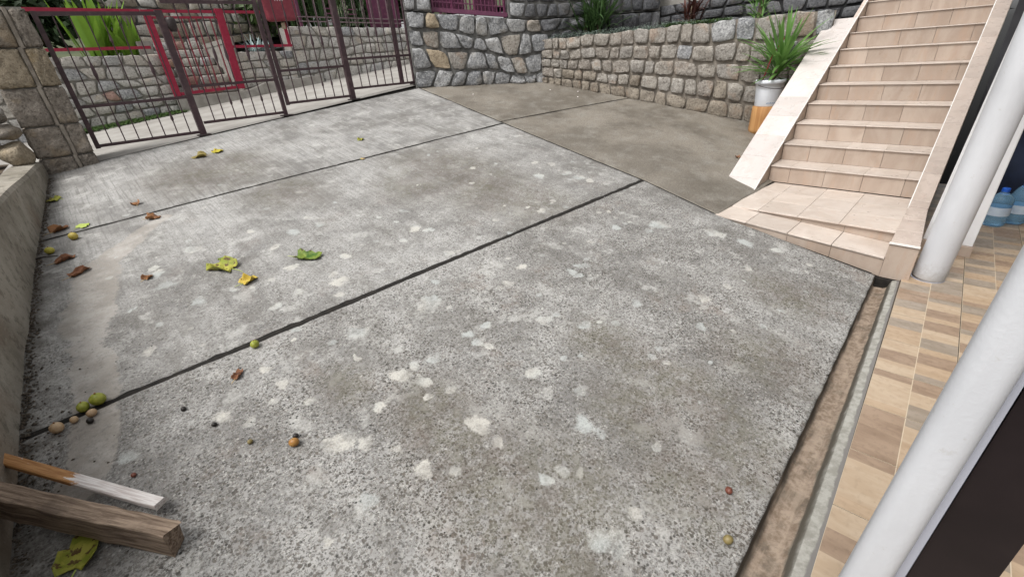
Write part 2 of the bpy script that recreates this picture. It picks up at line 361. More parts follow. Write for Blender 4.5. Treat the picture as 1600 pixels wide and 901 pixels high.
slab([(rx(4.8)+.006, jb(4.37)+.005), (8.2, jb(8.2)+.005), (8.2, 5.2), (rx(7.02)+.006, 7.1)], .03, MAT['brown_concrete'], .1, .3)
slab([(8.2, 1.575), (4.012, 1.575), (rx(4.8)+.006, jb(4.37)-.005), (8.2, jb(8.2)-.005)], .03, MAT['brown_concrete'], .1, .3, zoff=-.005,
     redge=[(0, (4.012, 1.575)), (.277, (4.179, 2.466)), (1, (rx(4.8)+.006, jb(4.37)-.005))])

def joint(a, b, w, z=-.003):
    a = np.array(a, float); b = np.array(b, float); n_ = max(4, int(np.linalg.norm(b-a)/.05)); d = (b-a)/np.linalg.norm(b-a); nn = np.array([-d[1], d[0]])
    V = []
    for i in range(n_+1):
        p = a+(b-a)*i/n_; 
        for sgn in (-1, 1):
            q = p+nn*sgn*w*(.30+.42*vnoise(p[0]*3+sgn*9, p[1]*3, .17, 12)); V.append((q[0], q[1], gz(q[0], q[1])+z+(random.random()-.5)*.002))
    return obj('joint_filler', V, [[2*i, 2*i+1, 2*i+3, 2*i+2][::-1] for i in range(n_)], MAT['dark_gap'], drive)
joint((-.9, j1(-.9)), (4.17, j1(4.17)), .044)
joint((kx(5.1), j2(-.45)), (4.37, j2(4.37)), .034)
joint((kx(7.2), jg(-.2)), (4.55, jg(4.55)), .02)
joint((4.01, 1.62), (4.173, 2.466), .016); joint((4.173, 2.466), (4.368, 4.77), .018); joint((4.368, 4.77), (4.557, 7.02), .018)
joint((4.6, jb(4.6)), (6.72, jb(6.72)), .016)
# street beyond the gate, wide terrain below everything
def grid(fz, xs, ys, name, mat, kind='structure', parent=None):
    V = [(x, y, fz(x, y)) for x in xs for y in ys]; n = len(ys)
    F = [[i*n+j, (i+1)*n+j, (i+1)*n+j+1, i*n+j+1] for i in range(len(xs)-1) for j in range(n-1)]
    return obj(name, V, F, mat, parent, smooth=True, kind=kind)
MAT['street'] = simple('street_concrete', (.25, .235, .215), (.34, .325, .30), 2.5, .9, .25, det=8)
def str_z(x, y):
    xc = min(max(x, -14), 24); return street_z(xc, min(max(y, 7.2), 11)) - .004
grid(str_z, np.linspace(-14, 24, 77), [7.2-.1, 7.6, 8.4, 9.2, 10, 10.8, 11.5], 'street', MAT['street'])
MAT['soil'] = simple('garden_soil', (.05, .035, .025), (.11, .085, .06), 14, .95, .6, det=8)
MAT['grassland'] = simple('far_ground', (.035, .05, .02), (.07, .08, .035), .6, .95, .3, det=8)
grid(lambda x, y: -.45-.004*math.hypot(x, y), [-300, -60, -20, -3, 6, 14, 30, 80, 300], [-300, -60, -20, -4, -3.2], 'ground', MAT['grassland'])
def hill(x, y):
    b = street_z(min(max(x, -14), 24), 10.6)+.95
    return b+max(0, y-13)*.10
grid(hill, [-300, -80, -14, -4, 0, 1.7], [11.0, 13, 18, 30, 80, 300], 'garden_ground', MAT['grassland'])
grid(hill, [2.85, 4, 8, 14, 24, 80, 300], [11.0, 13, 18, 30, 80, 300], 'garden_ground', MAT['grassland'])
grid(hill, [1.7, 2.85], [14.2, 18, 30, 80, 300], 'garden_ground', MAT['grassland'])

# ------------------------------------------------------------------ gutter and porch floor
def chan_mat():
    n = N('gutter_concrete', .8, .3).world()
    a = n.attr('band'); b = n.sep(a.outputs['Color'])[0]
    w = n.math('ADD', b, n.math('MULTIPLY_ADD', n.noise(9, 5), .20, -.10))
    nn = n.noise(30, 5, .65)
    brown = n.mix(n.ss(nn, .35, .65), (.17, .125, .09), (.31, .245, .19))
    pale = n.mix(n.ss(nn, .35, .65), (.23, .222, .195), (.34, .332, .30))
    c = n.mix(n.ss(w, .0, .12), (.06, .05, .04), brown)  # shadow under the slab edge darkened into the gutter colour
    c = n.mix(n.math('MULTIPLY', n.ss(n.noise(5, 6, .75), .5, .64), .6), c, (.09, .075, .058)); c = n.mix(n.ss(n.noise(3.5, 4, .6, (1, 9, 1)), .5, .66), c, n.mix(.5, c, (.33, .26, .2)))
    c = n.mix(n.ss(w, .56, .62), c, (.11, .10, .08)); c = n.mix(n.ss(w, .66, .74), c, pale); c = n.mix(n.ss(w, .90, .94), c, (.17, .16, .15))
    n.col(c); n.bump(nn, .4, .008); return n.m
MAT['gutter'] = chan_mat()
prof = [(0, 0), (.02, -.075), (.08, -.085), (.45, -.082), (.60, -.066), (.66, -.03), (.73, -.006), (.90, -.001), (.93, .001), (1.0, .002)]
xs = np.linspace(-1.6, 3.98, 90); V = []; B = []
for x in xs:
    a, b = edge_v(x)-.002, pave_v(x)
    for t, z in prof:
        V.append((x, a+(b-a)*t+(random.random()-.5)*.0004*(0 < t < 1), z-.004+(random.random()-.5)*.0008*(0 < t < .9))); B.append(t)
n = len(prof); F = [[i*n+j, i*n+j+1, (i+1)*n+j+1, (i+1)*n+j][::-1] for i in range(len(xs)-1) for j in range(n-1)]
o = obj('gutter', V, F, MAT['gutter'], kind='structure')
at = o.data.attributes.new('band', 'FLOAT_COLOR', 'POINT'); at.data.foreach_set('color', np.array([[b, b, b, 1] for b in B]).ravel())
mb = MB(); mb.box(3.985, 4.06, .10, .40, -.10, -.02); mb.build('gutter_end', MAT['dark_gap'], kind='structure')

# porch floor: printed tiles, each a slab of its own, the print in blocks
def print_mat(name, a, b):
    nn = N(name, .38, .45); nn.shift()
    f = nn.noise(5, 5, .6, (4, 1, 1)); g = nn.noise(40, 4, .6)
    c = nn.mix(nn.ss(f, .35, .65), a, b); c = nn.mix(nn.math('MULTIPLY', nn.ss(g, .5, .7), .3), c, tuple(x*.7 for x in a))
    nn.col(c); nn.rough(nn.ss(g, .3, .7, .3, .5)); return nn.m
PM = [print_mat('tile_print_sand', (.345, .25, .165), (.41, .305, .21)), print_mat('tile_print_cream', (.385, .29, .20), (.44, .345, .25)),
      print_mat('tile_print_brown', (.235, .165, .115), (.31, .225, .16)), print_mat('tile_print_grey', (.24, .195, .15), (.30, .25, .20)),
      simple('tile_groove', (.50, .42, .31), (.55, .46, .35), 20, .6)]
MAT['grout'] = simple('dark_grout', (.05, .04, .03), (.09, .07, .055), 30, .9)
floor = obj('porch_floor', [(-1.5, pave_v(-1.5), -.006), (-1.5, -3.2, -.006), (9.5, -3.2, -.006), (9.5, pave_v(4)-.05, -.006), (4.0, pave_v(4.0), -.006)], [[0, 1, 2, 3, 4]], MAT['grout'], kind='structure')
TW, TL = .33, .36
a0 = math.atan(.0675); ca, sa = math.cos(a0), math.sin(a0)
def tile_xy(p, q):       # p along the edge from X=2.0 joint, q away from the edge
    return (2.0+p*ca+q*sa, .0705+p*sa-q*ca)
for i in range(-9, 14):
    for j in range(0, 7):
        p0, q0 = i*TL, j*TW
        c = tile_xy(p0+TL/2, q0+TW/2)
        if c[0] > 7.3 or c[0] < -1: continue
        if c[0] < .3 and j > 3: continue
        if c[0] > 3.95 and j == 0 and False: continue
        mbt = MB(); g = .0022
        rs = random.Random(i*31+j)
        # body
        e = [(p0+g, q0+g), (p0+TL-g, q0+g), (p0+TL-g, q0+TW-g), (p0+g, q0+TW-g)]
        Pb = [(*tile_xy(a, b), -.005) for a, b in e][::-1]; Pt = [(*tile_xy(a, b), -.0012) for a, b in e][::-1]
        mbt.hexa(Pb+Pt, 4)
        for cI in range(2):
            qa = q0+g+cI*(TW-2*g)/2; qb = qa+(TW-2*g)/2
            k = 3; off = .5 if (cI+i) % 2 else 0
            cuts = [p0+g]+[p0+g+(TL-2*g)*(x+off)/k for x in range(1 if off == 0 else 0, k)]+[p0+TL-g]
            order = [0, 3, 1, 2, 1, 3, 0, 2]; st = rs.randrange(8)
            for s_ in range(len(cuts)-1):
                a, b = cuts[s_], cuts[s_+1]
                if b-a < .008: continue
                mi = order[(st+s_*(3 if cI else 1)) % 8] if rs.random() < .75 else rs.choice([0, 1, 0, 2, 3])
                ge = .0012
                qq = (qa+(ge if cI == 0 else .0018), qb-(.0018 if cI == 0 else ge))
                vv = [tile_xy(a, qq[0]), tile_xy(b, qq[0]), tile_xy(b, qq[1]), tile_xy(a, qq[1])]
                mbt.add([(*x, 0.0) for x in vv][::-1], [[0, 1, 2, 3]], mi)
        mbt.build('floor_tile', None, floor, mats=PM)

# ------------------------------------------------------------------ staircase
MAT['tile_wall'] = None
def stair_tile_mat(name, a, b, stain, rough=.35):
    n = N(name, rough, .45); n.shift()
    f = n.noise(3.0, 5, .62, (1, 1, .35), 1.2); g = n.noise(9, 4, .6, (1.5, 1.5, .3)); h = n.noise(70, 3)
    c = n.mix(n.ss(f, .36, .64), a, b)
    c = n.mix(n.math('MULTIPLY', n.ss(g, .52, .70), .55), c, stain)
    v = n.math('MULTIPLY_ADD', n.rnd, .16, .92)
    hs_ = n.new('ShaderNodeHueSaturation'); n.ln(v, hs_.inputs['Value']); n.ln(c, hs_.inputs['Color'])
    c = n.mix(n.math('MULTIPLY', n.ss(h, .58, .72), .14), hs_.outputs[0], (.25, .2, .15)); c = n.mix(n.math('MULTIPLY', n.ss(n.noise(6.5, 6, .75), .54, .70), .30), c, (.27, .215, .17))
    n.col(c); n.rough(n.ss(n.noise(12, 4), .3, .7, rough-.08, rough+.15)); n.bump(n.noise(45, 3), .06, .004); return n.m
MAT['riser'] = stair_tile_mat('tile_beige_veined', (.355, .275, .22), (.43, .35, .29), (.40, .28, .205))
MAT['tread'] = stair_tile_mat('tile_cream', (.47, .40, .345), (.54, .47, .415), (.49, .40, .335))
MAT['stringer_pale'] = stair_tile_mat('tile_pale', (.51, .465, .44), (.56, .515, .49), (.51, .445, .405), .3)
MAT['stringer_beige'] = stair_tile_mat('tile_pinkish', (.40, .33, .285), (.47, .395, .345), (.44, .345, .29), .3)
MAT['core'] = simple('tile_bed', (.10, .085, .07), (.16, .135, .11), 12, .9)
MAT['trim'] = simple('white_trim', (.70, .68, .65), (.76, .74, .71), 10, .4)
ROT = .030
def sy(y, x): return y+ROT*(x-5.0)
ST = thing('staircase', 'beige tiled outdoor staircase with sloping tiled stringers climbing beside the porch column', 'staircase', (4.3, 1.0, 0))
X0 = 5.315; TR = .3175; H = .17; NZ0 = .417; NS = 12
YR, YL = .378, 1.612
core = MB()
def sbox(mb, x0, x1, y0, y1, z0, z1, mi=0):
    mb.hexa([(x0,sy(y0,x0),z0),(x1,sy(y0,x1),z0),(x1,sy(y1,x1),z0),(x0,sy(y1,x0),z0),(x0,sy(y0,x0),z1),(x1,sy(y0,x1),z1),(x1,sy(y1,x1),z1),(x0,sy(y1,x0),z1)], mi)
for i in range(NS):
    x = X0+i*TR
    sbox(core, x+.05, x+TR+.05+(3 if i == NS-1 else 0), YR-.02, YL+.02, -.1, NZ0+i*H-.016)
sbox(core, 4.345, X0+.05, YR, YL-.004, -.1, .225)
core.build('stair_core', MAT['core'], ST)
rt = random.Random(3)
g = .0018
for i in range(NS):
    x = X0+i*TR; zt = NZ0+i*H; zb = zt-H
    # riser tiles
    ww = (YL-YR); cut0 = YL-(.19+(.07*i % .16)); cuts = [YL]
    c = cut0
    while c > YR+.05: cuts.append(c); c -= .315
    cuts.append(YR)
    for a, b in zip(cuts[1:], cuts[:-1]):
        m1 = MB(); sbox(m1, x+.014, x+.049, a+.0015, b-.0015, zb+.001, zt-.0105); m1.build('riser_tile', MAT['riser'], ST)
        m1 = MB(); sbox(m1, x, x+TR+.013, a+.0004, b-.0004, zt-.0095, zt); bevel(m1.build('tread_tile', MAT['tread'], ST), .0025, 2)
# top platform of the stair is the core; landing tiles
fx = [4.322, 4.66, 4.99, X0+.013]
for a, b in zip(fx[:-1], fx[1:]):
    yc = [YL-.004, 1.37, 1.05, .74, .345]
    for q0, q1 in zip(yc[1:], yc[:-1]):
        m1 = MB()
        lft = lambda y, x: y+(.03*(x-5))
        f0 = a-(.0 if a > 4.33 else (q0-1.6)*-.0)
        g_ = .0009; P = [(a+g_, lft(q0+g_, a)), (b-g_, lft(q0+g_, b)), (b-g_, lft(q1-g_, b)), (a+g_, lft(q1-g_, a))]
        m1.hexa([(*p, .226) for p in P]+[(*p, .2405) for p in P]); bevel(m1.build('landing_tile', MAT['tread'], ST), .003, 2)
# lower wedge tread: level with the landing at its left, 0.10 lower at its right
def wedge_z(y): return .241-(1.62-y)/1.27*.098
ycut = [1.612, 1.335, 1.0, .68, .338]
for q0, q1 in zip(ycut[1:], ycut[:-1]):
    m1 = MB()
    xa, xb = 4.006, 4.345
    P = [(xa, q0+g), (xb, q0+g), (xb, q1-g), (xa, q1-g)]
    m1.hexa([(*p, wedge_z(p[1])-.016) for p in P]+[(*p, wedge_z(p[1])-.002) for p in P]); bevel(m1.build('tread_tile', MAT['tread'], ST), .003, 2)
    for (x, top, bot) in ((4.016, lambda y: wedge_z(y)-.018, lambda y: gz(4.0, y)-.02), (4.344, lambda y: .2245, lambda y: wedge_z(y)-.0015)):
        if top(q1)-bot(q1) < .002 and top(q0)-bot(q0) < .002: continue
        b0, b1 = min(bot(q0), top(q0)-.001), min(bot(q1), top(q1)-.001)
        m1 = MB(); m1.hexa([(x, q0+g, b0), (x+.012, q0+g, b0), (x+.012, q1-g, b1), (x, q1-g, b1), (x, q0+g, top(q0)), (x+.012, q0+g, top(q0)), (x+.012, q1-g, top(q1)), (x, q1-g, top(q1))])
        m1.build('riser_tile', MAT['riser'], ST)
m1 = MB(); m1.hexa([(4.028, .33, -.1), (4.35, .33, -.1), (4.35, 1.6, -.1), (4.028, 1.6, -.1), (4.028, .33, wedge_z(.33)-.017), (4.35, .33, wedge_z(.33)-.017), (4.35, 1.6, wedge_z(1.6)-.017), (4.028, 1.6, wedge_z(1.6)-.017)])
m1.build('stair_core', MAT['core'], ST)
# stringers: sloping slabs covered with tiles
PS = H/TR
def sz(x): return .461+PS*(x-5.30)
def stringer(y0, y1, xa, xb, matt, first, body_low):
    mbs = MB()
    mbs.hexa([(xa, sy(y0, xa), body_low(xa)), (xb, sy(y0, xb), body_low(xb)), (xb, sy(y1, xb), body_low(xb)), (xa, sy(y1, xa), body_low(xa)),
              (xa, sy(y0, xa), sz(xa)-.013), (xb, sy(y0, xb), sz(xb)-.013), (xb, sy(y1, xb), sz(xb)-.013), (xa, sy(y1, xa), sz(xa)-.013)])
    mbs.build('stringer_body', MAT['riser'], ST)
    x = xa
    nxt = first
    while x < xb-.02:
        x2 = min(nxt, xb); m2 = MB()
        P = [(x+g, y0-.003), (x2-g, y0-.003), (x2-g, y1+.003), (x+g, y1+.003)]
        m2.hexa([(a, sy(b, a), sz(a)-.012) for a, b in P]+[(a, sy(b, a), sz(a)) for a, b in P]); bevel(m2.build('stringer_tile', matt, ST), .003, 2)
        x = x2; nxt = x2+.312
stringer(1.617, 1.935, 4.905, 7.76, MAT['stringer_pale'], 5.05, lambda x: min(gz(x, 1.8)-.03, sz(x)-.02))
stringer(1.617, 1.655, 7.76, X0+NS*TR+.1, MAT['stringer_beige'], 7.9, lambda x: sz(x)-.3)
stringer(.252, .374, 4.955, X0+NS*TR+.1, MAT['stringer_beige'], 5.02, lambda x: sz(x)-.32)
# right stringer foot: level plinth that widens to the front
P0 = [(4.03, .172), (4.953, .250), (4.953, .372), (4.03, .334)]
m1 = MB(); m1.hexa([(a, b, -.02) for a, b in P0]+[(a, b, .246) for a, b in P0]); m1.build('stringer_foot', MAT['riser'], ST)
for xa, xb in ((4.022, 4.33), (4.333, 4.64), (4.643, 4.953)):
    m1 = MB(); t0 = (xa-4.03)/.923; t1 = (xb-4.03)/.923
    P = [(xa, .170+.078*t0), (xb, .170+.078*t1), (xb, .337+.038*t1), (xa, .337+.038*t0)]
    m1.hexa([(a, b, .247) for a, b in P]+[(a, b, .260+max(0, a-4.6)*.04) for a, b in P]); bevel(m1.build('stringer_tile', MAT['stringer_beige'], ST), .003, 2)
m1 = MB(); m1.hexa([(4.017, .168, -.015), (4.029, .168, -.015), (4.029, .338, -.015), (4.017, .338, -.015), (4.017, .168, .245), (4.029, .168, .245), (4.029, .338, .245), (4.017, .338, .245)])
m1.build('end_tile', MAT['riser'], ST)
for (ya, yb, xa, xb) in ((.374, .381, 4.955, X0+NS*TR+.1), (1.609, 1.616, 4.905, X0+NS*TR+.1)):   # white corner trims
    m1 = MB(); P = [(xa, ya), (xb, ya), (xb, yb), (xa, yb)]
    m1.hexa([(a, sy(b, a), sz(a)-.02) for a, b in P]+[(a, sy(b, a), sz(a)+.002) for a, b in P]); m1.build('corner_trim', MAT['trim'], ST)
m1 = MB(); m1.bar((4.012, .166, .257), (4.012, .340, .257), .012, .012); m1.build('corner_trim', MAT['trim'], ST)
MAT['void'] = simple('painted_understair_shade', (.012, .011, .012), (.02, .018, .018), 6, .9)  # near-black colour stands in for the unlit space below the stairs
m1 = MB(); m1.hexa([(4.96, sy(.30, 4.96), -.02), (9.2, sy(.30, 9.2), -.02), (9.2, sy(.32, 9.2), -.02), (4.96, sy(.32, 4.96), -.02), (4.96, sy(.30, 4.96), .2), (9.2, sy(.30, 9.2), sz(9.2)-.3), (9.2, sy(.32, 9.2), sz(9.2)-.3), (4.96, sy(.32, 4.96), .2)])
m1.build('shade_panel', MAT['void'], ST)

# ------------------------------------------------------------------ porch
def plaster(name, c, sc=40, b=.25):
    n = N(name, .55, .35); n.shift(); f = n.noise(sc, 4, .6); g_ = n.noise(3, 5)
    n.col(n.mix(n.ss(g_, .35, .65), tuple(x*.93 for x in c), c)); n.bump(f, b, .004); return n.m
n_ = N('white_paint', .5, .35).world()
f = n_.noise(2.5, 6, .7, (1, 1, .35)); g_ = n_.noise(26, 5, .75); sz_ = n_.new('ShaderNodeSeparateXYZ'); n_.ln(n_.co, sz_.inputs[0])
cc = n_.mix(n_.ss(f, .35, .68), (.50, .508, .53), (.58, .588, .61))
dirt = n_.math('MULTIPLY', n_.ss(n_.math('ADD', sz_.outputs[2], n_.math('MULTIPLY_ADD', g_, .30, -.15)), .16, -.02), .55)
cc = n_.mix(dirt, cc, (.23, .20, .165)); cc = n_.mix(n_.math('MULTIPLY', n_.ss(g_, .62, .70), .35), cc, (.40, .38, .35))
n_.col(cc); n_.bump(n_.math('ADD', n_.noise(120, 4), n_.math('MULTIPLY', n_.noise(9, 3), .8)), .16, .004); MAT['white_col'] = n_.m
MAT['white_frame'] = plaster('white_pvc', (.74, .74, .75), 20, .02)
MAT['grey_frame'] = plaster('grey_reveal', (.36, .37, .42), 60, .1)
MAT['door'] = simple('dark_door', (.010, .007, .008), (.016, .011, .012), 5, .45, spec=.3)
c0 = thing('porch_column', 'round white painted porch column standing on the tiles at the foot of the stairs', 'column', (4.15, .078, 0))
m1 = MB(); m1.tube([(4.15, .078, 0), (4.15, .074, .02), (4.15, .030, 1.3), (4.15, -.01, 3.1)], .092, 40, caps=True); o = m1.build('shaft', MAT['white_col'], c0)
for p in o.data.polygons: p.use_smooth = len(p.vertices) == 4
m1 = MB(); m1.tube([(4.15, .078, 0.0), (4.15, .078, .004)], .096, 32); m1.build('base_ring', MAT['grey_frame'], c0)
c1 = thing('white_pilaster', 'slim flat white pilaster on a tiled foot right behind the round column', 'pilaster', (4.78, .07, 0))
m1 = MB(); m1.hexa([(4.74, -.092, .085), (4.82, -.092, .085), (4.82, .205, .085), (4.74, .205, .085), (4.74, -.10, 3.1), (4.82, -.10, 3.1), (4.82, .06, 3.1), (4.74, .06, 3.1)]); bevel(m1.build('panel', MAT['white_frame'], c1), .006)
m1 = MB(); m1.box(4.725, 4.835, -.100, .22, 0, .085); bevel(m1.build('tiled_foot', MAT['riser'], c1), .003)
d0 = thing('open_door', 'white jamb with a reveal toned grey for shade and a black door leaf close to the camera', 'door', (.93, -.1, 0))
def lean(x0, x1, ya, yb, z0, z1, k0=.042, k1=.042):
    mbq = MB(); f0 = lambda y, z, k: y-k*(z-.58)
    mbq.hexa([(x0, f0(yb, z0, k1), z0), (x1, f0(yb, z0, k1), z0), (x1, f0(ya, z0, k0), z0), (x0, f0(ya, z0, k0), z0), (x0, f0(yb, z1, k1), z1), (x1, f0(yb, z1, k1), z1), (x1, f0(ya, z1, k0), z1), (x0, f0(ya, z1, k0), z1)])
    return mbq
o = bevel(lean(.90, .975, -.036, -.110, 0, 2.6, .042, .030).build('jamb', MAT['white_col'], d0), .036, 8); o.data.polygons.foreach_set('use_smooth', [True]*6)
lean(.935, .98, -.1105, -.126, 0, 2.6, .030, .020).build('reveal', MAT['grey_frame'], d0)  # white reveal's shade put into its colour as blue-grey
lean(.945, .985, -.1265, -.232, .02, 2.6, .020, .004).build('door_leaf', MAT['door'], d0)
# unseen porch roof, sized to steer sun and shade, and back walls
MAT['ceil'] = plaster('ceiling_paint', (.6, .6, .6))
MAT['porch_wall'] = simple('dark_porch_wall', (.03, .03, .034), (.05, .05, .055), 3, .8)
m1 = MB(); m1.hexa([(3.5, -3.4, 3.1), (9.6, -3.4, 3.1), (9.6, .25, 3.1), (3.5, .18, 3.1), (3.5, -3.4, 3.3), (9.6, -3.4, 3.3), (9.6, .25, 3.3), (3.5, .18, 3.3)]); m1.build('unseen_porch_ceiling', MAT['ceil'], kind='structure')
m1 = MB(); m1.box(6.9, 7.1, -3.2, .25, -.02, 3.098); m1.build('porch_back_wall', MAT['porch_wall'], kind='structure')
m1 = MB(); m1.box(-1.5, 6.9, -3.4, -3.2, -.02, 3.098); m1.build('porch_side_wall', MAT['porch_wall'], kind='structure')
# bottles
def bottle_mat():
    n = N('blue_pet_plastic', .12, .5); n.col((.35, .62, .85)); n.p.inputs['Transmission Weight'].default_value = .75; n.p.inputs['IOR'].default_value = 1.2; return n.m
MAT['pet'] = bottle_mat(); MAT['cap'] = simple('blue_cap', (.02, .10, .5), (.03, .13, .55), 10, .35); MAT['label'] = simple('bottle_label', (.42, .5, .6), (.5, .58, .66), 25, .5)
def lathe(prof, c, n=20):
    V = []; F = []
    for r, z in prof: V += [(c[0]+r*math.cos(2*math.pi*k/n), c[1]+r*math.sin(2*math.pi*k/n), c[2]+z) for k in range(n)]
    for i in range(len(prof)-1):
        for k in range(n): F.append([i*n+k, i*n+(k+1) % n, (i+1)*n+(k+1) % n, (i+1)*n+k])
    return V, F
for (bx, by, hh, lb) in ((5.70, -.165, .33, 'shorter blue water bottle beside the white pilaster with a pale label'), (5.85, -.285, .37, 'taller blue water bottle with a blue cap, farther from the pilaster')):
    b = thing('water_bottle', lb, 'bottle', (bx, by, 0), 'big water bottles on the porch floor')
    pr = [(.001, .002), (.07, .0), (.082, .02)]
    for k in range(7): pr += [(.083, .035+k*.026), (.079, .048+k*.026)]
    pr += [(.083, .22), (.075, .25), (.045, hh-.055), (.022, hh-.03), (.022, hh-.02)]
    V, F = lathe(pr, (bx, by, 0)); obj('bottle_body', V, F, MAT['pet'], b, True, recentre=True)
    V, F = lathe([(.022, hh-.03), (.027, hh-.028), (.027, hh), (.02, hh+.004), (.001, hh+.004)], (bx, by, 0)); obj('cap', V, F, MAT['cap'], b, recentre=True)
    V, F = lathe([(.0845, .10), (.0845, .175)], (bx, by, 0)); obj('bottle_label', V, F, MAT['label'], b, True, recentre=True)
    V, F = lathe([(.030, hh-.05), (.034, hh-.045), (.030, hh-.04)], (bx, by, 0)); obj('neck_ring', V, F, MAT['cap'], b, recentre=True)
# navy cover and pale bag behind the bottles
MAT['navy'] = simple('navy_cover', (.006, .010, .022), (.012, .02, .045), 4, .7, .3)
V = []; nu, nv = 14, 14
for i in range(nu+1):
    for j in range(nv+1):
        y = -.05-1.7*i/nu; t = j/nv
        xx = 6.15+.06*math.sin(i*1.9)+.03*math.sin(i*4.1+j*.4)
        z = .85*min(1, t*1.4); x = xx+max(0, t-.714)*1.6+.03*math.sin(j*.9+i)
        V.append((x, y, z))
F = [[i*(nv+1)+j, (i+1)*(nv+1)+j, (i+1)*(nv+1)+j+1, i*(nv+1)+j+1] for i in range(nu) for j in range(nv)]
o = obj('dust_cover', V, F, MAT['navy'], smooth=True); tag(o, 'dark navy dust cover over a pile in the shade behind the water bottles', 'dust cover')
o.modifiers.new('thick', 'SOLIDIFY').thickness = .012
MAT['bag'] = simple('pale_bag', (.42, .41, .40), (.5, .49, .47), 5, .8, .3)
V, F = lathe([(.001, 0), (.12, .01), (.19, .08), (.20, .2), (.15, .30), (.06, .36), (.03, .40), (.001, .41)], (6.5, -.46, .83), 18)
V = [(x+.015*math.sin(z*40+y*30), y*1+.02*math.sin(x*35+z*20), z) for x, y, z in V]
o = obj('cloth_bag', V, F, MAT['bag'], smooth=True, recentre=True); tag(o, 'pale grey cloth bag lying on the navy cover behind the column', 'bag')

# ------------------------------------------------------------------ stones
def stone(parent, quad, Pf, depth, mat, rnd, n=5, rough=.25, back=.06, rc=.16, name='stone', wv=1.0):
    """quad: 4 corners in wall coordinates (s,t) ccw; Pf(s,t,d)->xyz with d outwards"""
    q = np.array(quad, float)
    xs_ = np.array([-1, -.80, 0, .80, 1.]) if n == 5 else np.concatenate([[-1], np.linspace(-.86, .86, n-2), [1]]); V = []
    ph = rnd.random()*10; k1, k2 = rnd.uniform(-1, 1), rnd.uniform(-1, 1)
    ext = (q.max(0)-q.min(0))
    for a in xs_:
        for b in xs_:
            x, y = a, b
            rcn = rc*.45*(x*x*y*y)             # rounded corners
            x2, y2 = x*(1-rcn), y*(1-rcn)
            if abs(a) == 1 or abs(b) == 1:
                x2 += .045*wv*math.sin(ph+y*5.1+a*3)*(abs(a) == 1); y2 += .05*wv*math.sin(ph*1.7+x*4.7+b*2)*(abs(b) == 1)
            u, v = (x2+1)/2, (y2+1)/2
            p = (q[0]*(1-u)+q[1]*u)*(1-v)+(q[3]*(1-u)+q[2]*u)*v
            d = depth*(.72 if (abs(a) == 1 or abs(b) == 1) else 1-.12*(abs(a)**2+abs(b)**2)/2)*(1+rough*(rnd.random()-.5)*2)+depth*.25*(k1*a+k2*b)*(.4 if max(abs(a), abs(b)) == 1 else 1)
            V.append(Pf(p[0], p[1], d))
    F = [[i*n+j, (i+1)*n+j, (i+1)*n+j+1, i*n+j+1] for i in range(n-1) for j in range(n-1)]
    ring = [i*n for i in range(n)]+[(n-1)*n+j for j in range(1, n)]+[i*n+n-1 for i in range(n-2, -1, -1)]+[j for j in range(n-2, 0, -1)]
    base = len(V)
    for k in ring:
        a = xs_[k//n]; b = xs_[k % n]
        x2 = a*(1-rc*a*a*b*b); y2 = b*(1-rc*a*a*b*b); u, v = (x2*.985+1)/2, (y2*.985+1)/2
        p = (q[0]*(1-u)+q[1]*u)*(1-v)+(q[3]*(1-u)+q[2]*u)*v
        V.append(Pf(p[0], p[1], -back))
    L = len(ring); F += [[ring[k], ring[(k+1) % L], base+(k+1) % L, base+k][::-1] for k in range(L)]
    o = obj(name, V, F, mat, parent, smooth=True, recentre=True)
    return o

def lay(parent, s0, s1, rows, Pf, matf, rnd, wmin, wmax, gap_s, gap_t, depth, jit=.12, wav=.03, skip=None, n=5, slant=.15, rc=.16, rough=.25, clip=None, ws=None):
    """rows: list of t boundaries; lays stones course by course"""
    nt_ = len(rows)-1
    ph = [rnd.random()*9 for _ in rows]
    def tb(k, s): return rows[k]+(wav*(math.sin(s*2.3+ph[k])+.6*math.sin(s*5.7+ph[k]*2)) if 0 < k < nt_ else 0)
    cnt = 0
    for k in range(nt_):
        s = s0-(rnd.random()*wmin if False else 0); sl0 = 0
        while s < s1-.02:
            wd = rnd.uniform(wmin, wmax)*(ws(s) if ws else 1); e = s+wd
            if s1-e < wmin*.6: e = s1
            sl = rnd.uniform(-slant, slant)*wd if e < s1 else 0
            sk0, sk1 = s+sl0, s-sl0; e0, e1 = e+sl, e-sl
            q = [(sk0+gap_s/2, tb(k, sk0)+gap_t/2), (e0-gap_s/2, tb(k, e0)+gap_t/2), (e1-gap_s/2, tb(k+1, e1)-gap_t/2), (sk1+gap_s/2, tb(k+1, sk1)-gap_t/2)]
            q = [(a+rnd.uniform(-jit, jit)*gap_s*1.5, b+rnd.uniform(-jit, jit)*gap_t*1.5) for a, b in q]
            if not skip or not skip((s+e)/2, rows[k]):
                stone(parent, q, Pf, depth*rnd.uniform(.65, 1.25), matf(rnd, (s+e)/2, k), rnd, n, rough, rc=rc); cnt += 1
            s = e; sl0 = sl
    return cnt

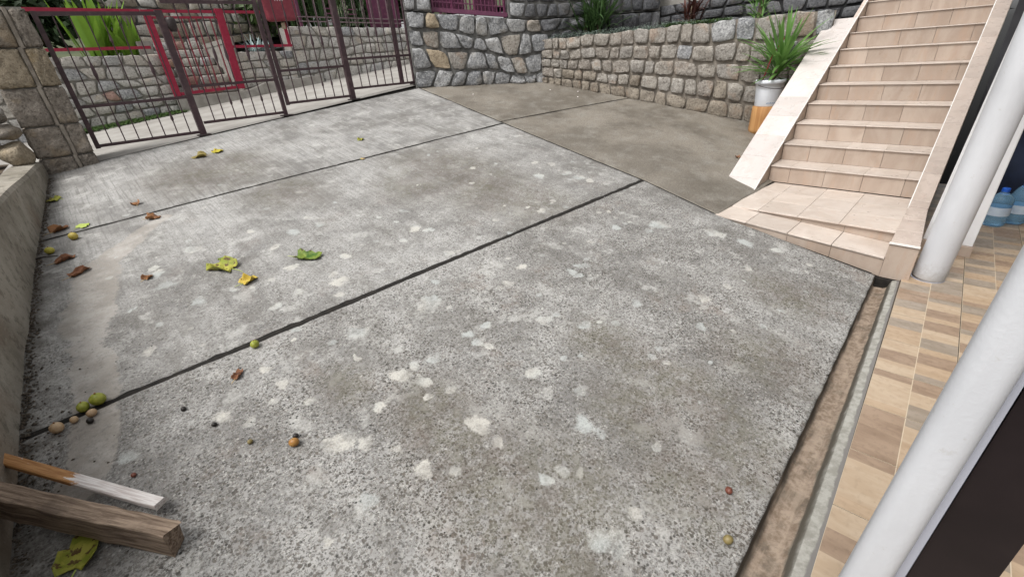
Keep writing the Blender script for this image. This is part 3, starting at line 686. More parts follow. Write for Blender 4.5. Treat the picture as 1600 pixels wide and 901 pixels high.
MAT['st_tan'] = stone_mat('stone_tan', [(0, (.28, .25, .22)), (.35, (.365, .335, .295)), (.7, (.32, .30, .275)), (1, (.40, .37, .33))], (.47, .45, .41), (.075, .06, .048), .6, (.30, .19, .12))
MAT['st_brown'] = stone_mat('stone_damp_brown', [(0, (.24, .205, .165)), (.5, (.30, .26, .21)), (1, (.34, .30, .25))], (.36, .33, .28), (.065, .052, .042), .5, (.24, .15, .095))
MAT['st_grey'] = stone_mat('stone_grey', [(0, (.32, .322, .328)), (.4, (.40, .40, .40)), (.75, (.27, .275, .285)), (1, (.46, .455, .445))], (.56, .56, .55), (.065, .066, .07), .7, (.33, .30, .25))
MAT['st_ochre'] = stone_mat('stone_ochre', [(0, (.38, .31, .22)), (1, (.44, .36, .26))], (.55, .48, .36), (.12, .09, .06), .4)
MAT['st_dark'] = stone_mat('stone_dark_grey', [(0, (.085, .087, .095)), (.5, (.13, .132, .14)), (1, (.18, .18, .185))], (.26, .26, .26), (.03, .03, .034), .4, (.10, .08, .06))  # dark grey stone for the terrace wall and the boundary wall's far end
MAT['st_pale'] = stone_mat('stone_pale', [(0, (.46, .44, .41)), (.3, (.54, .525, .50)), (.6, (.50, .465, .41)), (.85, (.42, .42, .42)), (1, (.58, .555, .51))], (.60, .59, .56), (.12, .11, .10), .55, (.45, .36, .26))
MAT['st_red'] = stone_mat('stone_reddish', [(0, (.42, .26, .22)), (1, (.46, .30, .25))], (.5, .4, .36), (.15, .1, .09), .4)
MAT['st_pillar'] = stone_mat('stone_pillar', [(0, (.255, .225, .195)), (.5, (.31, .27, .23)), (1, (.28, .25, .215))], (.40, .365, .31), (.085, .072, .06), .5, (.35, .26, .15), 1.0)
MAT['st_pillar_tan'] = stone_mat('stone_pillar_tan', [(0, (.36, .30, .22)), (1, (.40, .335, .25))], (.5, .44, .34), (.12, .10, .07), .5, (.42, .29, .13), 1.0)
MAT['mortar_brown'] = simple('mortar_brown', (.16, .138, .115), (.27, .24, .205), 9, .95, .6, det=8)
MAT['mortar_dark'] = simple('mortar_dark', (.07, .069, .067), (.21, .205, .195), 9, .95, .6, det=8)
MAT['mortar_grey'] = simple('mortar_grey', (.20, .19, .17), (.29, .275, .25), 9, .95, .5, det=8)
MAT['mortar_black'] = simple('mortar_near_black', (.02, .02, .022), (.035, .035, .035), 9, .95, .4)  # near-black mortar between the dark stones

def wall_core(parent, Pf, s0, s1, t0, t1, th, mat, ns=12):
    mbw = MB(); ss_ = np.linspace(s0, s1, ns)
    V = []; F = []
    for s in ss_:
        V += [Pf(s, t0, 0), Pf(s, t1, 0), Pf(s, t1, -th), Pf(s, t0, -th)]
    for i in range(ns-1):
        for k in range(4): F.append([i*4+k, i*4+(k+1) % 4, (i+1)*4+(k+1) % 4, (i+1)*4+k])
    F += [[0, 1, 2, 3], [4*ns-1, 4*ns-2, 4*ns-3, 4*ns-4]]
    mbw.add(V, F); return mbw.build('mortar_core', mat, parent)

# retaining wall beside the driveway
RP = np.array([6.381, 5.869]); RQ = np.array([7.368, 2.711]); RD = (RQ-RP)/np.linalg.norm(RQ-RP); RN = np.array([-.954, -.298])
def ret(s, t, d):
    p = RP+RD*s+RN*d; zb = gz(*(RP+RD*s))-.03; zt = 1.865+.012*math.sin(s*9)+.05*s/4
    return (p[0], p[1], zb+(zt-zb)*t)
RW = thing('retaining_wall', 'long tan stone retaining wall with five courses beside the damp brown concrete', 'wall', (6.9, 4.2, .6))
wall_core(RW, ret, -.02, 4.15, 0, .975, .34, MAT['mortar_brown'])
rr_ = random.Random(11)
lay(RW, .0, 4.15, [0, .19, .385, .58, .775, 1.0], ret, lambda r, s, k: MAT['st_brown'] if (k == 0 or (k == 1 and r.random() < .5)) else (MAT['st_tan'] if s < 2.3 or r.random() < .45 else MAT['st_grey'] if (k > 2 and r.random() < .6) else MAT['st_tan']), rr_, .14, .31, .018, .028, .042, wav=.010, slant=.08, rc=.2, n=6, rough=.5, ws=lambda s: .72+.19*s)
# wall beyond the driveway's end, running behind the retaining wall
BP = np.array([4.557, 7.001]); BC = np.array([6.381, 5.869]); BD = (BC-BP)/np.linalg.norm(BC-BP); BN = np.array([BD[1], -BD[0]])
def bz0(s): return gz(*(BP+BD*s))-.03
def back(s, t, d):
    p = BP+BD*s+BN*d; zb = bz0(s); zt = 2.40-.115*s if s < 2.0 else 2.17
    return (p[0], p[1], zb+(zt-zb)*t)
BW = thing('boundary_wall', 'grey rubble wall with wide dark joints behind the driveway, beside the brown gate', 'wall', (5.4, 6.4, 1.2))
wall_core(BW, back, -.05, 4.3, 0, .985, .40, MAT['mortar_dark'], 24)
rb_ = random.Random(5)
def bmat(r, s, k):
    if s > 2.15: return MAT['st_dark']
    q = r.random()
    if k == 3 and .25 < s < .5: return MAT['st_ochre']
    if k == 1 and .35 < s < .6: return MAT['st_ochre']
    return MAT['st_grey'] if q < .9 else MAT['st_tan']
lay(BW, -.04, 4.28, [0, .22, .50, .77, 1.0], back, bmat, rb_, .18, .33, .024, .036, .05, wav=.045, slant=.24, rc=.24, rough=.55, n=6)
def back2(s, t, d):
    p = BP+BD*s+BN*d; zb = 2.40-.115*min(s, 2.0); return (p[0], p[1], zb+t)
wall_core(BW, back2, -.05, .37, 0, .40, .40, MAT['mortar_dark'], 4)
wall_core(BW, back2, 1.62, 4.3, 0, .85, .40, MAT['mortar_dark'], 12)
lay(BW, -.04, .37, [0, .20, .40], back2, lambda r, s, k: MAT['st_grey'], rb_, .17, .24, .03, .03, .05)
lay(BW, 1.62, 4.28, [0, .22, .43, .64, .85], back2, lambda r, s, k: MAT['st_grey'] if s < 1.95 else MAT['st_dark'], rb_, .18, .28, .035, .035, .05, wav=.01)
# terrace behind the retaining wall
MAT['terrace'] = MAT['soil']
tp = [RP+RD*4.15-RN*.3, RP-RN*.3-RD*.05, RP-RN*3+RD*-.6, RP+RD*4.15-RN*3]
obj('terrace_soil', [(p[0], p[1], 1.83) for p in tp], [[0, 1, 2, 3][::-1]], MAT['soil'], kind='structure')
def ter(s, t, d):
    p = RP+RD*s-RN*1.55+RN*d; zt = 2.20+.0*s; return (p[0], p[1], 1.80+(zt+.03*s-1.80)*t)
TWL = thing('terrace_wall', 'low dark stone wall on the planted terrace above the tan wall', 'wall', (8.3, 4.5, 1.8))
wall_core(TWL, ter, -.1, 5.0, 0, .97, .3, MAT['mortar_black'])
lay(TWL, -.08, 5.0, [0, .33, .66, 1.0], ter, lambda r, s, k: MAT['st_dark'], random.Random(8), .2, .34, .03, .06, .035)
MAT['cap'] = MAT['cap']
m1 = MB(); a = ter(-.1, 1, .03); b = ter(5, 1, .03); m1.bar((a[0]+.12, a[1], a[2]+.03), (b[0]+.12, b[1], b[2]+.03), .34, .045); m1.build('coping', MAT['mortar_grey'], TWL)

# far wall across the street
FY = 10.6
def far_top(s): return 2.165-.02*s if s < 3.98 else 2.52-.03*(s-3.98)
def far(s, t, d):
    zb = street_z(s, FY)-.05; return (s, FY-d, zb+(far_top(s if abs(s-3.98) > .001 else 3.97)-zb)*t)
FW = thing('street_wall', 'pale stone wall across the street seen through the brown gate', 'wall', (2.2, 10.8, 1.2))
rf_ = random.Random(21)
def fmat(r, s, k):
    q = r.random(); return MAT['st_pale'] if q < .88 else MAT['st_grey'] if q < .97 else MAT['st_tan'] if q < .985 else MAT['st_red']
for (s0, s1, rows) in ((-1.6, 1.70, 6), (2.86, 3.975, 5)):
    wall_core(FW, far, s0, s1, 0, .985, .4, MAT['mortar_grey'])
    lay(FW, s0, s1, [i/rows for i in range(rows+1)], far, fmat, rf_, .17, .32, .016, .02, .04, wav=.022, slant=.2, rc=.24)
def far3(s, t, d):
    zb = street_z(s, FY)-.05; return (s, FY-d, zb+(far_top(s)-zb)*t)
wall_core(FW, far3, 3.985, 9.0, 0, .985, .4, MAT['mortar_grey'], 16)
lay(FW, 3.985, 9.0, [0, .22, .43, .63, .82, 1.0], far3, fmat, rf_, .19, .34, .018, .022, .04, wav=.025, slant=.2, rc=.24)
# concrete plinth under the red garden gate
m1 = MB(); xs_ = np.linspace(1.66, 4.4, 8); V = []; F = []
MAT['plinth'] = simple('plinth_concrete', (.20, .185, .165), (.29, .275, .25), 6, .9, .5, det=8)
for x in xs_:
    zb = street_z(x, 10.4)-.05; zt = max(zb+.06, 1.43-.015*(x-1.7)) if x < 3.2 else zb+.24-.05*(x-3.2)
    V += [(x, 10.38, zb), (x, 10.40, zt), (x, 10.6 if not (1.7 < x < 2.86) else 10.62, zt+.005), (x, 10.62, zb)]
for i in range(7):
    for k in range(4): F.append([i*4+k, i*4+(k+1) % 4, (i+1)*4+(k+1) % 4, (i+1)*4+k])
m1.add(V, F); o = m1.build('gate_plinth', MAT['plinth']); tag(o, 'weathered concrete threshold below the red garden gate', 'threshold')
# stone steps inside the red gate
GS = thing('garden_steps', 'rough stone steps rising behind the red garden gate', 'steps', (2.3, 11.5, 1.4))
rg_ = random.Random(4)
for i in range(6):
    y = 10.9+.34*i; z0 = 1.42+.17*i
    m1 = MB(); m1.box(1.71, 2.85, y+.06, y+.8, z0-.3, z0+.13); m1.build('step_core', MAT['mortar_grey'], GS)
    def stp(s, t, d, y=y, z0=z0): return (s, y+.05-d, z0+.165*t)
    lay(GS, 1.72, 2.84, [0, 1], stp, lambda r, s, k: MAT['st_pale'] if r.random() < .75 else MAT['st_red'], rg_, .2, .32, .025, .12, .04)
for xx, sgn in ((1.70, 1), (2.86, -1)):
    m1 = MB(); m1.box(xx-.2 if sgn > 0 else xx, xx if sgn > 0 else xx+.2, 11.0, 14, 1.2, 2.35); m1.build('side_wall', MAT['mortar_grey'], GS)
def bk(s, t, d): return (s, 13.05-d, 2.3+1.0*t)
GB = thing('garden_back_wall', 'brownish stone wall standing at the top of the garden steps', 'wall', (3.2, 13.2, 2.2))
wall_core(GB, bk, 1.2, 5.2, 0, .98, .3, MAT['mortar_dark'], 4)
lay(GB, 1.2, 5.2, [0, .25, .5, .75, 1], bk, lambda r, s, k: MAT['st_brown'] if r.random() < .6 else MAT['st_pale'], rg_, .22, .36, .03, .03, .05)

# gate pillar of big split-faced blocks
PL = thing('gate_pillar', 'squared stone gate pillar of split faced blocks at the left end of the brown gate', 'pillar', (-.06, 7.3, .85))
PY = 7.05
zs = [.80, 1.03, 1.345, 1.715, 2.075, 2.42]
m1 = MB(); m1.box(-.275, .145, PY+.03, PY+.50, .8, 2.40); m1.build('mortar_core', MAT['mortar_grey'], PL)
rp_ = random.Random(2)
def pf(s, t, d): return (s, PY+.03-d, t)
def pfr(s, t, d): return (.145+d, s, t)
def pfl(s, t, d): return (-.275-d, s, t)
for i in range(5):
    z0, z1 = zs[i]+.007, zs[i+1]-.007
    mt = MAT['st_pillar_tan'] if i == 3 else MAT['st_pillar']
    js = (.0, .01, -.01, .0, .02)[i]
    lo = -.30 if i > 0 else -.27
    stone(PL, [(lo, z0), (js-.022, z0), (js-.022, z1), (lo, z1)], pf, .038, mt, rp_, 9, .55, rc=.05, name='block', wv=.25)
    stone(PL, [(js+.022, z0), (.17, z0), (.17, z1), (js+.022, z1)], pf, .038, mt, rp_, 9, .55, rc=.05, name='block', wv=.25)
    stone(PL, [(PY-.0, z0), (PY+.5, z0), (PY+.5, z1), (PY-.0, z1)], pfr, .03, mt, rp_, 7, .30, rc=.05, name='block', wv=.25)
    stone(PL, [(PY+.5, z0), (PY-.0, z0), (PY-.0, z1), (PY+.5, z1)], pfl, .03, mt, rp_, 7, .30, rc=.05, name='block', wv=.25)
    m1 = MB(); m1.tube([(js, PY+.008, z0-.01), (js+.003, PY+.004, (z0+z1)/2), (js, PY+.008, z1+.01)], .022, 6); m1.build('mortar_bead', MAT['mortar_brown'], PL)
m1 = MB(); m1.box(-.28, .15, PY, PY+.52, 2.40, 2.425); m1.build('mortar_cap', MAT['mortar_grey'], PL)

# kerb wall on the left
n_ = N('kerb_concrete', .9, .2).world()
f1 = n_.noise(2.2, 6, .65); f2 = n_.noise(14, 6, .7); f3 = n_.noise(1.2, 4)
gp = n_.new('ShaderNodeNewGeometry'); 
cc = n_.mix(n_.ss(f1, .34, .66), (.20, .18, .145), (.33, .305, .26)); cc = n_.mix(n_.math('MULTIPLY', n_.ss(f2, .5, .36), .55), cc, (.09, .08, .062)); cc = n_.mix(n_.math('MULTIPLY', n_.ss(f3, .52, .68), .5), cc, (.21, .155, .115)); cc = n_.mix(n_.math('MULTIPLY', n_.ss(n_.noise(40, 4), .56, .7), .4), cc, (.36, .34, .30))
n_.col(cc); n_.bump(n_.math('ADD', f2, n_.math('MULTIPLY', n_.noise(70, 4), .5)), .5, .015); MAT['kerb'] = n_.m
KW = thing('kerb_wall', 'stained low concrete wall running along the left side of the driveway', 'wall', (-.6, 4, .9))
vs = np.linspace(.2, 7.04, 70); V = []; F = []
for v in vs:
    x = kx(v); zt = 1.017+.003*math.sin(v*5); b = .01*(vnoise(v, 1.0, .25, 3)-.5)
    bev = .05
    V += [(x+.006, v, gz(x, v)-.12), (x+b*1.5, v, gz(x, v)+.02), (x+b, v, (gz(x, v)+zt)/2), (x-.004, v, zt-.03), (x-.02, v, zt), (x-.20, v, zt+.01), (x-.21, v, zt-.4)]
n7 = 7
for i in range(len(vs)-1):
    for k in range(n7-1): F.append([i*n7+k, (i+1)*n7+k, (i+1)*n7+k+1, i*n7+k+1])
F += [[k for k in range(n7)], [(len(vs)-1)*n7+k for k in range(n7)][::-1]]
obj('wall_body', V, F, MAT['kerb'], KW, smooth=False)
grid(lambda x, y: .99+.05*vnoise(x, y, .4, 9)+.0*x, np.linspace(-6, -.55, 20), np.linspace(-3, 7.4, 24), 'garden_bed', MAT['soil'])
for o in [o for o in S.objects if o.name.startswith('garden_bed')]:
    for vtx in o.data.vertices:
        lim = kx(vtx.co.y)-.19
        if vtx.co.x > lim: vtx.co.x = lim
# rocks on the kerb wall
def rock(c, r, mat, lb, seed, cat='rock'):
    rs = np.random.RandomState(seed)
    import bmesh
    bm = bmesh.new(); bmesh.ops.create_icosphere(bm, subdivisions=3, radius=1)
    P = [rs.normal(size=3) for _ in range(9)]
    for v in bm.verts:
        d = np.array(v.co); 
        for p in P:
            pn = p/np.linalg.norm(p); k = d@pn
            lim = .62+.25*abs(math.sin(p[0]*9))
            if k > lim: d = d-pn*(k-lim)*.9
        d = d*np.array(r)*(1+.03*rs.normal())
        v.co = Vector(d+np.array(c))
    me = bpy.data.meshes.new('rock'); bm.to_mesh(me); bm.free(); me.materials.append(mat)
    o = bpy.data.objects.new('rubble_rock', me); COL.objects.link(o)
    cc_ = Vector(c)
    for v in me.vertices: v.co -= cc_
    o.location = cc_
    me.polygons.foreach_set('use_smooth', [True]*len(me.polygons))
    return tag(o, lb, cat, 'rubble rocks beside the gate pillar')
rock((-.43, 6.95, 1.12), (.15, .20, .135), MAT['st_pillar_tan'], 'ochre rubble rock lowest beside the stone pillar, on the kerb wall', 1)
rock((-.47, 7.02, 1.33), (.17, .2, .085), MAT['st_pillar'], 'flat grey rubble rock in the middle beside the stone pillar', 2)
rock((-.46, 7.05, 1.50), (.13, .2, .095), MAT['st_tan'], 'pinkish rubble rock topmost in the pile by the pillar', 3)
rock((-.74, 7.0, 1.20), (.17, .25, .24), MAT['st_brown'], 'dark brown rubble rock farthest left by the pillar', 5)

# ------------------------------------------------------------------ brown iron gate
def iron(name, a, b):
    n = N(name, .5, .4); n.shift(); f = n.noise(14, 5, .65)
    n.col(n.mix(n.ss(f, .45, .72), a, b)); n.bump(n.noise(60, 3), .15, .003); return n.m
MAT['iron'] = iron('brown_iron_paint', (.05, .028, .033), (.085, .052, .055))
MAT['iron_dark'] = iron('dark_iron', (.03, .022, .022), (.05, .036, .034))
MAT['red'] = iron('crimson_paint', (.24, .008, .032), (.30, .018, .048))
MAT['red_dull'] = iron('dull_red_paint', (.17, .024, .038), (.22, .04, .052))
MAT['purple'] = iron('plum_paint', (.11, .028, .065), (.16, .05, .09))
GY = 7.2
def gate_leaf(x0, x1, zb, zm, zt, lb, left_w, right_w, nbars, post_z, extra=None, twist=(), lock=False, lefty=True):
    t = thing('gate_leaf', lb, 'gate', ((x0+x1)/2, GY, zb), 'brown iron gate leaves across the driveway')
    def P(nm, a, b, wx, wy, mat=MAT['iron']):
        mm = MB(); mm.bar(a, b, wx, wy); return mm.build(nm, mat, t)
    if left_w: P('stile', (x0, GY, zb-.01), (x0, GY, zt+.01), left_w, .04)
    P('stile', (x1, GY, post_z), (x1, GY, zt+.02), right_w, right_w*.9)
    for z, wz in ((zb+.015, .032), (zm, .032), (zt-.012, .038)):
        P('rail', (x0+left_w/2, GY, z), (x1-right_w/2, GY, z), wz, .032)
    if right_w > .05 or post_z < zb:
        mm = MB(); mm.box(x1-.07, x1+.07, GY-.10, GY+.05, post_z-.004, post_z+.012); mm.build('foot_plate', MAT['iron_dark'], t)
    for k in range(nbars):
        x = x0+(x1-x0)*(k+1)/(nbars+1)
        mm = MB(); mm.bar((x, GY, zb+.02), (x, GY, zt-.02), .0115, .0115)
        def knob(z, r=.016, h=.05): mm.tube([(x, GY, z-h), (x, GY, z-h*.4), (x, GY, z+h*.3), (x, GY, z+h)], [.006, r, r*.8, .006], 6)
        if k in twist: knob(zb+(zm-zb)*.52); knob(zm+(zt-zm)*.38, .02, .10)
        elif k % 2: knob(zm+(zt-zm)*.72, .015, .05)
        mm.build('bar', MAT['iron'], t)
    if extra is not None: P('mullion', (extra, GY, zb), (extra, GY, zt), .055, .05)
    if lock:
        V, F = lathe([(.001, -.09), (.035, -.09), (.05, -.04), (.055, .03), (.04, .06), (.001, .065)], (x1+.085, GY-.02, zt-.11), 14)
        obj('lock_box', V, F, MAT['iron_dark'], t, True, recentre=True)
    return t
z0g = 1.65
gate_leaf(.225, 1.300, 1.058, 1.49, 2.395, 'first brown gate leaf beside the stone pillar, lowest of the stepped leaves', .045, .072, 7, gz(1.3, GY)-.005, twist=(1, 5), lock=True)
gate_leaf(1.352, 2.385, 1.160, 1.60, 2.515, 'second brown gate leaf, in front of the red garden gate', .0, .048, 7, gz(2.385, GY)-.005, twist=(2, 3, 5))
gate_leaf(2.452, 3.448, 1.270, 1.70, 2.635, 'third brown gate leaf, its right post thick and standing on the slab', .042, .075, 6, gz(3.448, GY)-.005, twist=(3, 4))
gate_leaf(3.50, 4.615, 1.366, 1.79, 2.745, 'last brown gate leaf beside the grey rubble wall with an inner mullion', .0, .045, 7, 1.35, extra=4.37, twist=(2, 3))

# red garden fence on the far wall
RFN = thing('red_fence', 'crimson steel fence rails on the pale wall left of the red garden gate', 'fence', (.5, 10.5, 2.2))
def PB(nm, a, b, wx, wy, mat, t):
    mm = MB(); mm.bar(a, b, wx, wy); return mm.build(nm, mat, t)
PB('rail', (-1.6, 10.5, 2.80), (1.64, 10.5, 2.755), .05, .04, MAT['red'], RFN)
PB('rail', (-1.6, 10.5, 2.262), (1.60, 10.5, 2.225), .045, .04, MAT['red'], RFN)
PB('post', (-1.2, 10.5, 2.1), (-1.2, 10.5, 2.82), .05, .05, MAT['red'], RFN)
RG = thing('red_gate', 'crimson steel garden gate with thin bars in front of the stone steps', 'gate', (2.25, 10.48, 1.45))
PB('stile', (1.72, 10.49, 1.44), (1.72, 10.49, 2.72), .105, .06, MAT['red'], RG)
PB('stile', (2.795, 10.49, 1.47), (2.82, 10.49, 2.79), .12, .06, MAT['red'], RG)
PB('rail', (1.78, 10.49, 1.475), (2.74, 10.49, 1.505), .05, .04, MAT['red'], RG)
PB('rail', (1.65, 10.505, 2.755), (3.95, 10.505, 2.735), .045, .04, MAT['red'], RG)
PB('rail', (1.78, 10.49, 2.66), (2.76, 10.49, 2.655), .035, .03, MAT['red'], RG)
for k in range(8):
    x = 1.86+k*.112; PB('bar', (x, 10.49, 1.50), (x, 10.49, 2.65), .02, .02, MAT['red_dull'], RG)
RF2 = thing('red_fence', 'crimson fence frame right of the red garden gate, above the silvery plant', 'fence', (3.4, 10.5, 2.1))
PB('rail', (2.87, 10.5, 2.185), (3.97, 10.5, 2.165), .045, .04, MAT['red'], RF2)
PB('post', (3.93, 10.5, 2.14), (3.93, 10.5, 2.56), .05, .05, MAT['red'], RF2)
RB = thing('red_mailbox', 'dull red rounded steel box on the corner post of the red fence', 'mailbox', (3.85, 10.45, 2.55))
m1 = MB(); m1.hexa([(3.62, 10.33, 2.57), (4.17, 10.33, 2.59), (4.17, 10.52, 2.59), (3.62, 10.52, 2.57), (3.52, 10.33, 3.05), (4.20, 10.33, 3.05), (4.20, 10.52, 3.05), (3.52, 10.52, 3.05)]); bevel(m1.build('box', MAT['red_dull'], RB), .05, 4)
MAT['paper'] = simple('sticker', (.55, .5, .48), (.62, .58, .55), 20, .6)
for k in range(4):
    m1 = MB(); m1.box(3.80+k*.045, 3.815+k*.045, 10.327, 10.3296, 2.905, 2.96-.008*(k % 2)); m1.build('letter_stroke', MAT['paper'], RB)
m1 = MB(); m1.box(3.86, 3.93, 10.46, 10.478, 2.45, 2.56); m1.build('lock_plate', MAT['st_ochre'], RB)
# plum fence with thin wires on the right part of the far wall
def wire_fence(x0, x1, y, z0, zt, lb, n, mat, post_every=None, rails=(0.07, .15)):
    t = thing('wire_fence', lb, 'fence', ((x0+x1)/2, y, z0))
    for r in rails: PB('rail', (x0, y, z0(x0)+r if callable(z0) else z0+r), (x1, y, z0(x1)+r if callable(z0) else z0+r), .016, .016, mat, t)
    return t
WF = thing('plum_fence', 'plum painted fence of thin wires on top of the pale street wall', 'fence', (5.3, 10.6, 2.5))
zf = lambda x: 2.52-.03*(x-3.98)
MAT['wire'] = iron('grey_plum_wire', (.17, .12, .13), (.24, .18, .19))
for r in (.085, .165): PB('rail', (4.28, 10.62, zf(4.28)+r), (9.0, 10.62, zf(9.0)+r), .02, .02, MAT['wire'], WF)
for x in (4.33, 5.05, 6.55, 7.9): PB('post', (x, 10.65, zf(x)-.01), (x, 10.65, zf(x)+1.1), .05, .05, MAT['purple'], WF)
k = 0; x = 4.48
while x < 8.9:
    PB('wire', (x, 10.63, zf(x)-.01), (x, 10.63, zf(x)+1.0), .014, .014, MAT['wire'], WF); x += .21
for x in (5.0, 5.5): 
    for dz in (.24, .33): PB('scroll', (x-.08, 10.64, zf(x)+dz), (x+.1, 10.64, zf(x)+dz), .02, .02, MAT['purple'], WF)
m1 = MB(); m1.box(5.95, 6.75, 10.72, 10.76, 2.46, 3.3); m1.build('panel', MAT['purple'], WF)
m1 = MB(); m1.box(6.72, 7.2, 10.5, 10.55, 2.9, 3.3); o = m1.build('panel', MAT['red_dull'], WF); o['label'] = 'small red sheet panel'
# purple fence on the grey rubble wall
PF = thing('plum_fence', 'plum fence panel set between the raised ends of the grey rubble wall', 'fence', (5.4, 6.5, 2.35))
def bp(s, z, d=-.12): p = BP+BD*s+BN*d; return (p[0], p[1], 2.40-.115*s+z)
PB('rail', bp(.38, .045), bp(1.61, .045), .06, .05, MAT['purple'], PF); PB('rail', bp(.38, .62), bp(1.61, .62), .05, .05, MAT['purple'], PF)
for s in (.40, .72, 1.08, 1.57): PB('post', bp(s, 0), bp(s, .66), .035, .035, MAT['purple'], PF)
s = .45
while s < 1.56:
    PB('bar', bp(s, .06), bp(s, .61), .016, .016, MAT['purple'], PF); s += .062
for z in (.16, .3): PB('rail', bp(.40, z), bp(1.58, z), .016, .016, MAT['purple'], PF)
p = [bp(.40, .07, -.26), bp(1.58, .07, -.26)]
m1 = MB()
for sa_, sb_ in ((.40, .93), (1.08, 1.45)):
    a, b = bp(sa_, .07, -.24), bp(sb_, .07, -.24); c_, d_ = bp(sb_, .62, -.24), bp(sa_, .62, -.24)
    a2, b2, c2, d2 = bp(sa_, .07, -.25), bp(sb_, .07, -.25), bp(sb_, .62, -.25), bp(sa_, .62, -.25)
    m1.hexa([a, b, b2, a2, d_, c_, c2, d2])
m1.build('backing_sheet', MAT['purple'], PF)

# ------------------------------------------------------------------ plants
def leaf_mat(name, a, b, trans=.25, rough=.5):
    n = N(name, rough, .35); n.shift()
    g_ = n.new('ShaderNodeNewGeometry')
    f = n.math('ADD', n.math('MULTIPLY', g_.outputs['Random Per Island'], .75), n.math('MULTIPLY', n.noise(6, 3), .3))
    n.col(n.mix(n.ss(f, .1, .9), a, b))
    t = n.new('ShaderNodeBsdfTranslucent'); ad = n.new('ShaderNodeMixShader'); ad.inputs[0].default_value = trans
    n.ln(n.mix(n.ss(f, .1, .9), a, b), t.inputs[0]); n.ln(n.p.outputs[0], ad.inputs[1]); n.ln(t.outputs[0], ad.inputs[2])
    n.ln(ad.outputs[0], n.t.nodes['Material Output'].inputs[0]); return n.m
MAT['canna'] = leaf_mat('canna_leaf', (.07, .18, .015), (.22, .37, .045), .35)
MAT['dark_leaf'] = leaf_mat('dark_foliage', (.022, .042, .018), (.05, .085, .035))
MAT['mid_leaf'] = leaf_mat('mid_foliage', (.04, .075, .02), (.085, .13, .04))
MAT['yucca'] = leaf_mat('yucca_leaf', (.06, .15, .035), (.18, .34, .085), .25)
MAT['strap'] = leaf_mat('strap_leaf', (.03, .065, .02), (.06, .115, .035), .2)
MAT['silver'] = leaf_mat('silver_leaf', (.26, .36, .36), (.42, .52, .52), .2)
MAT['grass'] = leaf_mat('grass_blades', (.035, .075, .015), (.08, .14, .035), .2)
MAT['sage'] = leaf_mat('grey_green_cover', (.15, .20, .165), (.25, .31, .265), .2)
MAT['maroon'] = leaf_mat('maroon_leaf', (.05, .018, .016), (.10, .04, .03), .15)
MAT['bark'] = simple('bark', (.09, .065, .045), (.17, .13, .09), 12, .9, .6, stretch=(1, 1, .2))
def blade(mb, base, direction, length, width, droop, seg=5, fold=.0, mi=0, taper=1.0):
    b = np.array(base, float); d = np.array(direction, float); d /= np.linalg.norm(d)
    side = np.cross(d, [0, 0, 1.]); 
    if np.linalg.norm(side) < 1e-3: side = np.array([1., 0, 0])
    side /= np.linalg.norm(side); V = []; p = b.copy()
    for i in range(seg+1):
        t = i/seg; w_ = width*math.sin(math.pi*min(.999, (t*.85+.12)))**taper if i < seg else 0.001
        up = np.cross(side, d)
        V += [p-side*w_/2+up*fold*w_, p, p+side*w_/2+up*fold*w_]
        d = d+np.array([0, 0, -droop/seg]); d /= np.linalg.norm(d); p = p+d*length/seg
    F = []
    for i in range(seg):
        for k in range(2): F.append([i*3+k, i*3+k+1, (i+1)*3+k+1, (i+1)*3+k])
    mb.add(V, F, mi)
def foliage(mb, c, r, n, size, rnd, squash=1, fill=.5):
    for _ in range(n):
        while True:
            d = np.array([rnd.gauss(0, 1) for _ in range(3)]); d /= np.linalg.norm(d)
            rr = (fill+(1-fill)*rnd.random())
            break
        lump = .75+.35*math.sin(d[0]*4+c[0])*math.sin(d[1]*5+c[1]*2)+.15*math.sin(d[2]*9)
        p = np.array(c)+d*np.array(r)*rr*lump
        dr = d+np.array([rnd.gauss(0, .6) for _ in range(3)]); dr[2] -= .2
        s = size*rnd.uniform(.6, 1.4)
        dr /= np.linalg.norm(dr); side = np.cross(dr, [rnd.gauss(0, 1) for _ in range(3)]); side /= np.linalg.norm(side)
        mb.add([p-dr*s*.5, p+side*s*.28, p+dr*s*.6, p-side*s*.28], [[0, 1, 2, 3]])
def tree(c, h, r, lb, mat, n=2600, size=.16, trunk_r=.12, crowns=5, seed=0, cat='tree', group=None, name='tree'):
    rnd = random.Random(seed)
    t = thing(name, lb, cat, c, group)
    mbt = MB(); top = (c[0]+.1*r, c[1], c[2]+h*.62)
    mbt.tube([c, (c[0]+.03*r, c[1]+.02, c[2]+h*.3), top], [trunk_r, trunk_r*.8, trunk_r*.45], 8)
    cs = []
    for k in range(crowns):
        a = 2*math.pi*k/crowns+rnd.random(); rr = r*.5*(.5+rnd.random()*.6)
        cc_ = (c[0]+math.cos(a)*rr, c[1]+math.sin(a)*rr, c[2]+h*(.45+.5*rnd.random()))
        cs.append(cc_); mbt.tube([(c[0], c[1], c[2]+h*.3), ((c[0]+cc_[0])/2, (c[1]+cc_[1])/2, c[2]+h*.45), cc_], [trunk_r*.5, trunk_r*.3, .02], 5)
    cs.append((c[0], c[1], c[2]+h*.72))
    mbt.build('trunk', MAT['bark'], t, True)
    mc = MB()
    for cc_ in cs: foliage(mc, cc_, (r*.62, r*.62, r*.55), n//len(cs), size, rnd, fill=.35)
    mc.build('crown', mat, t)
    return t
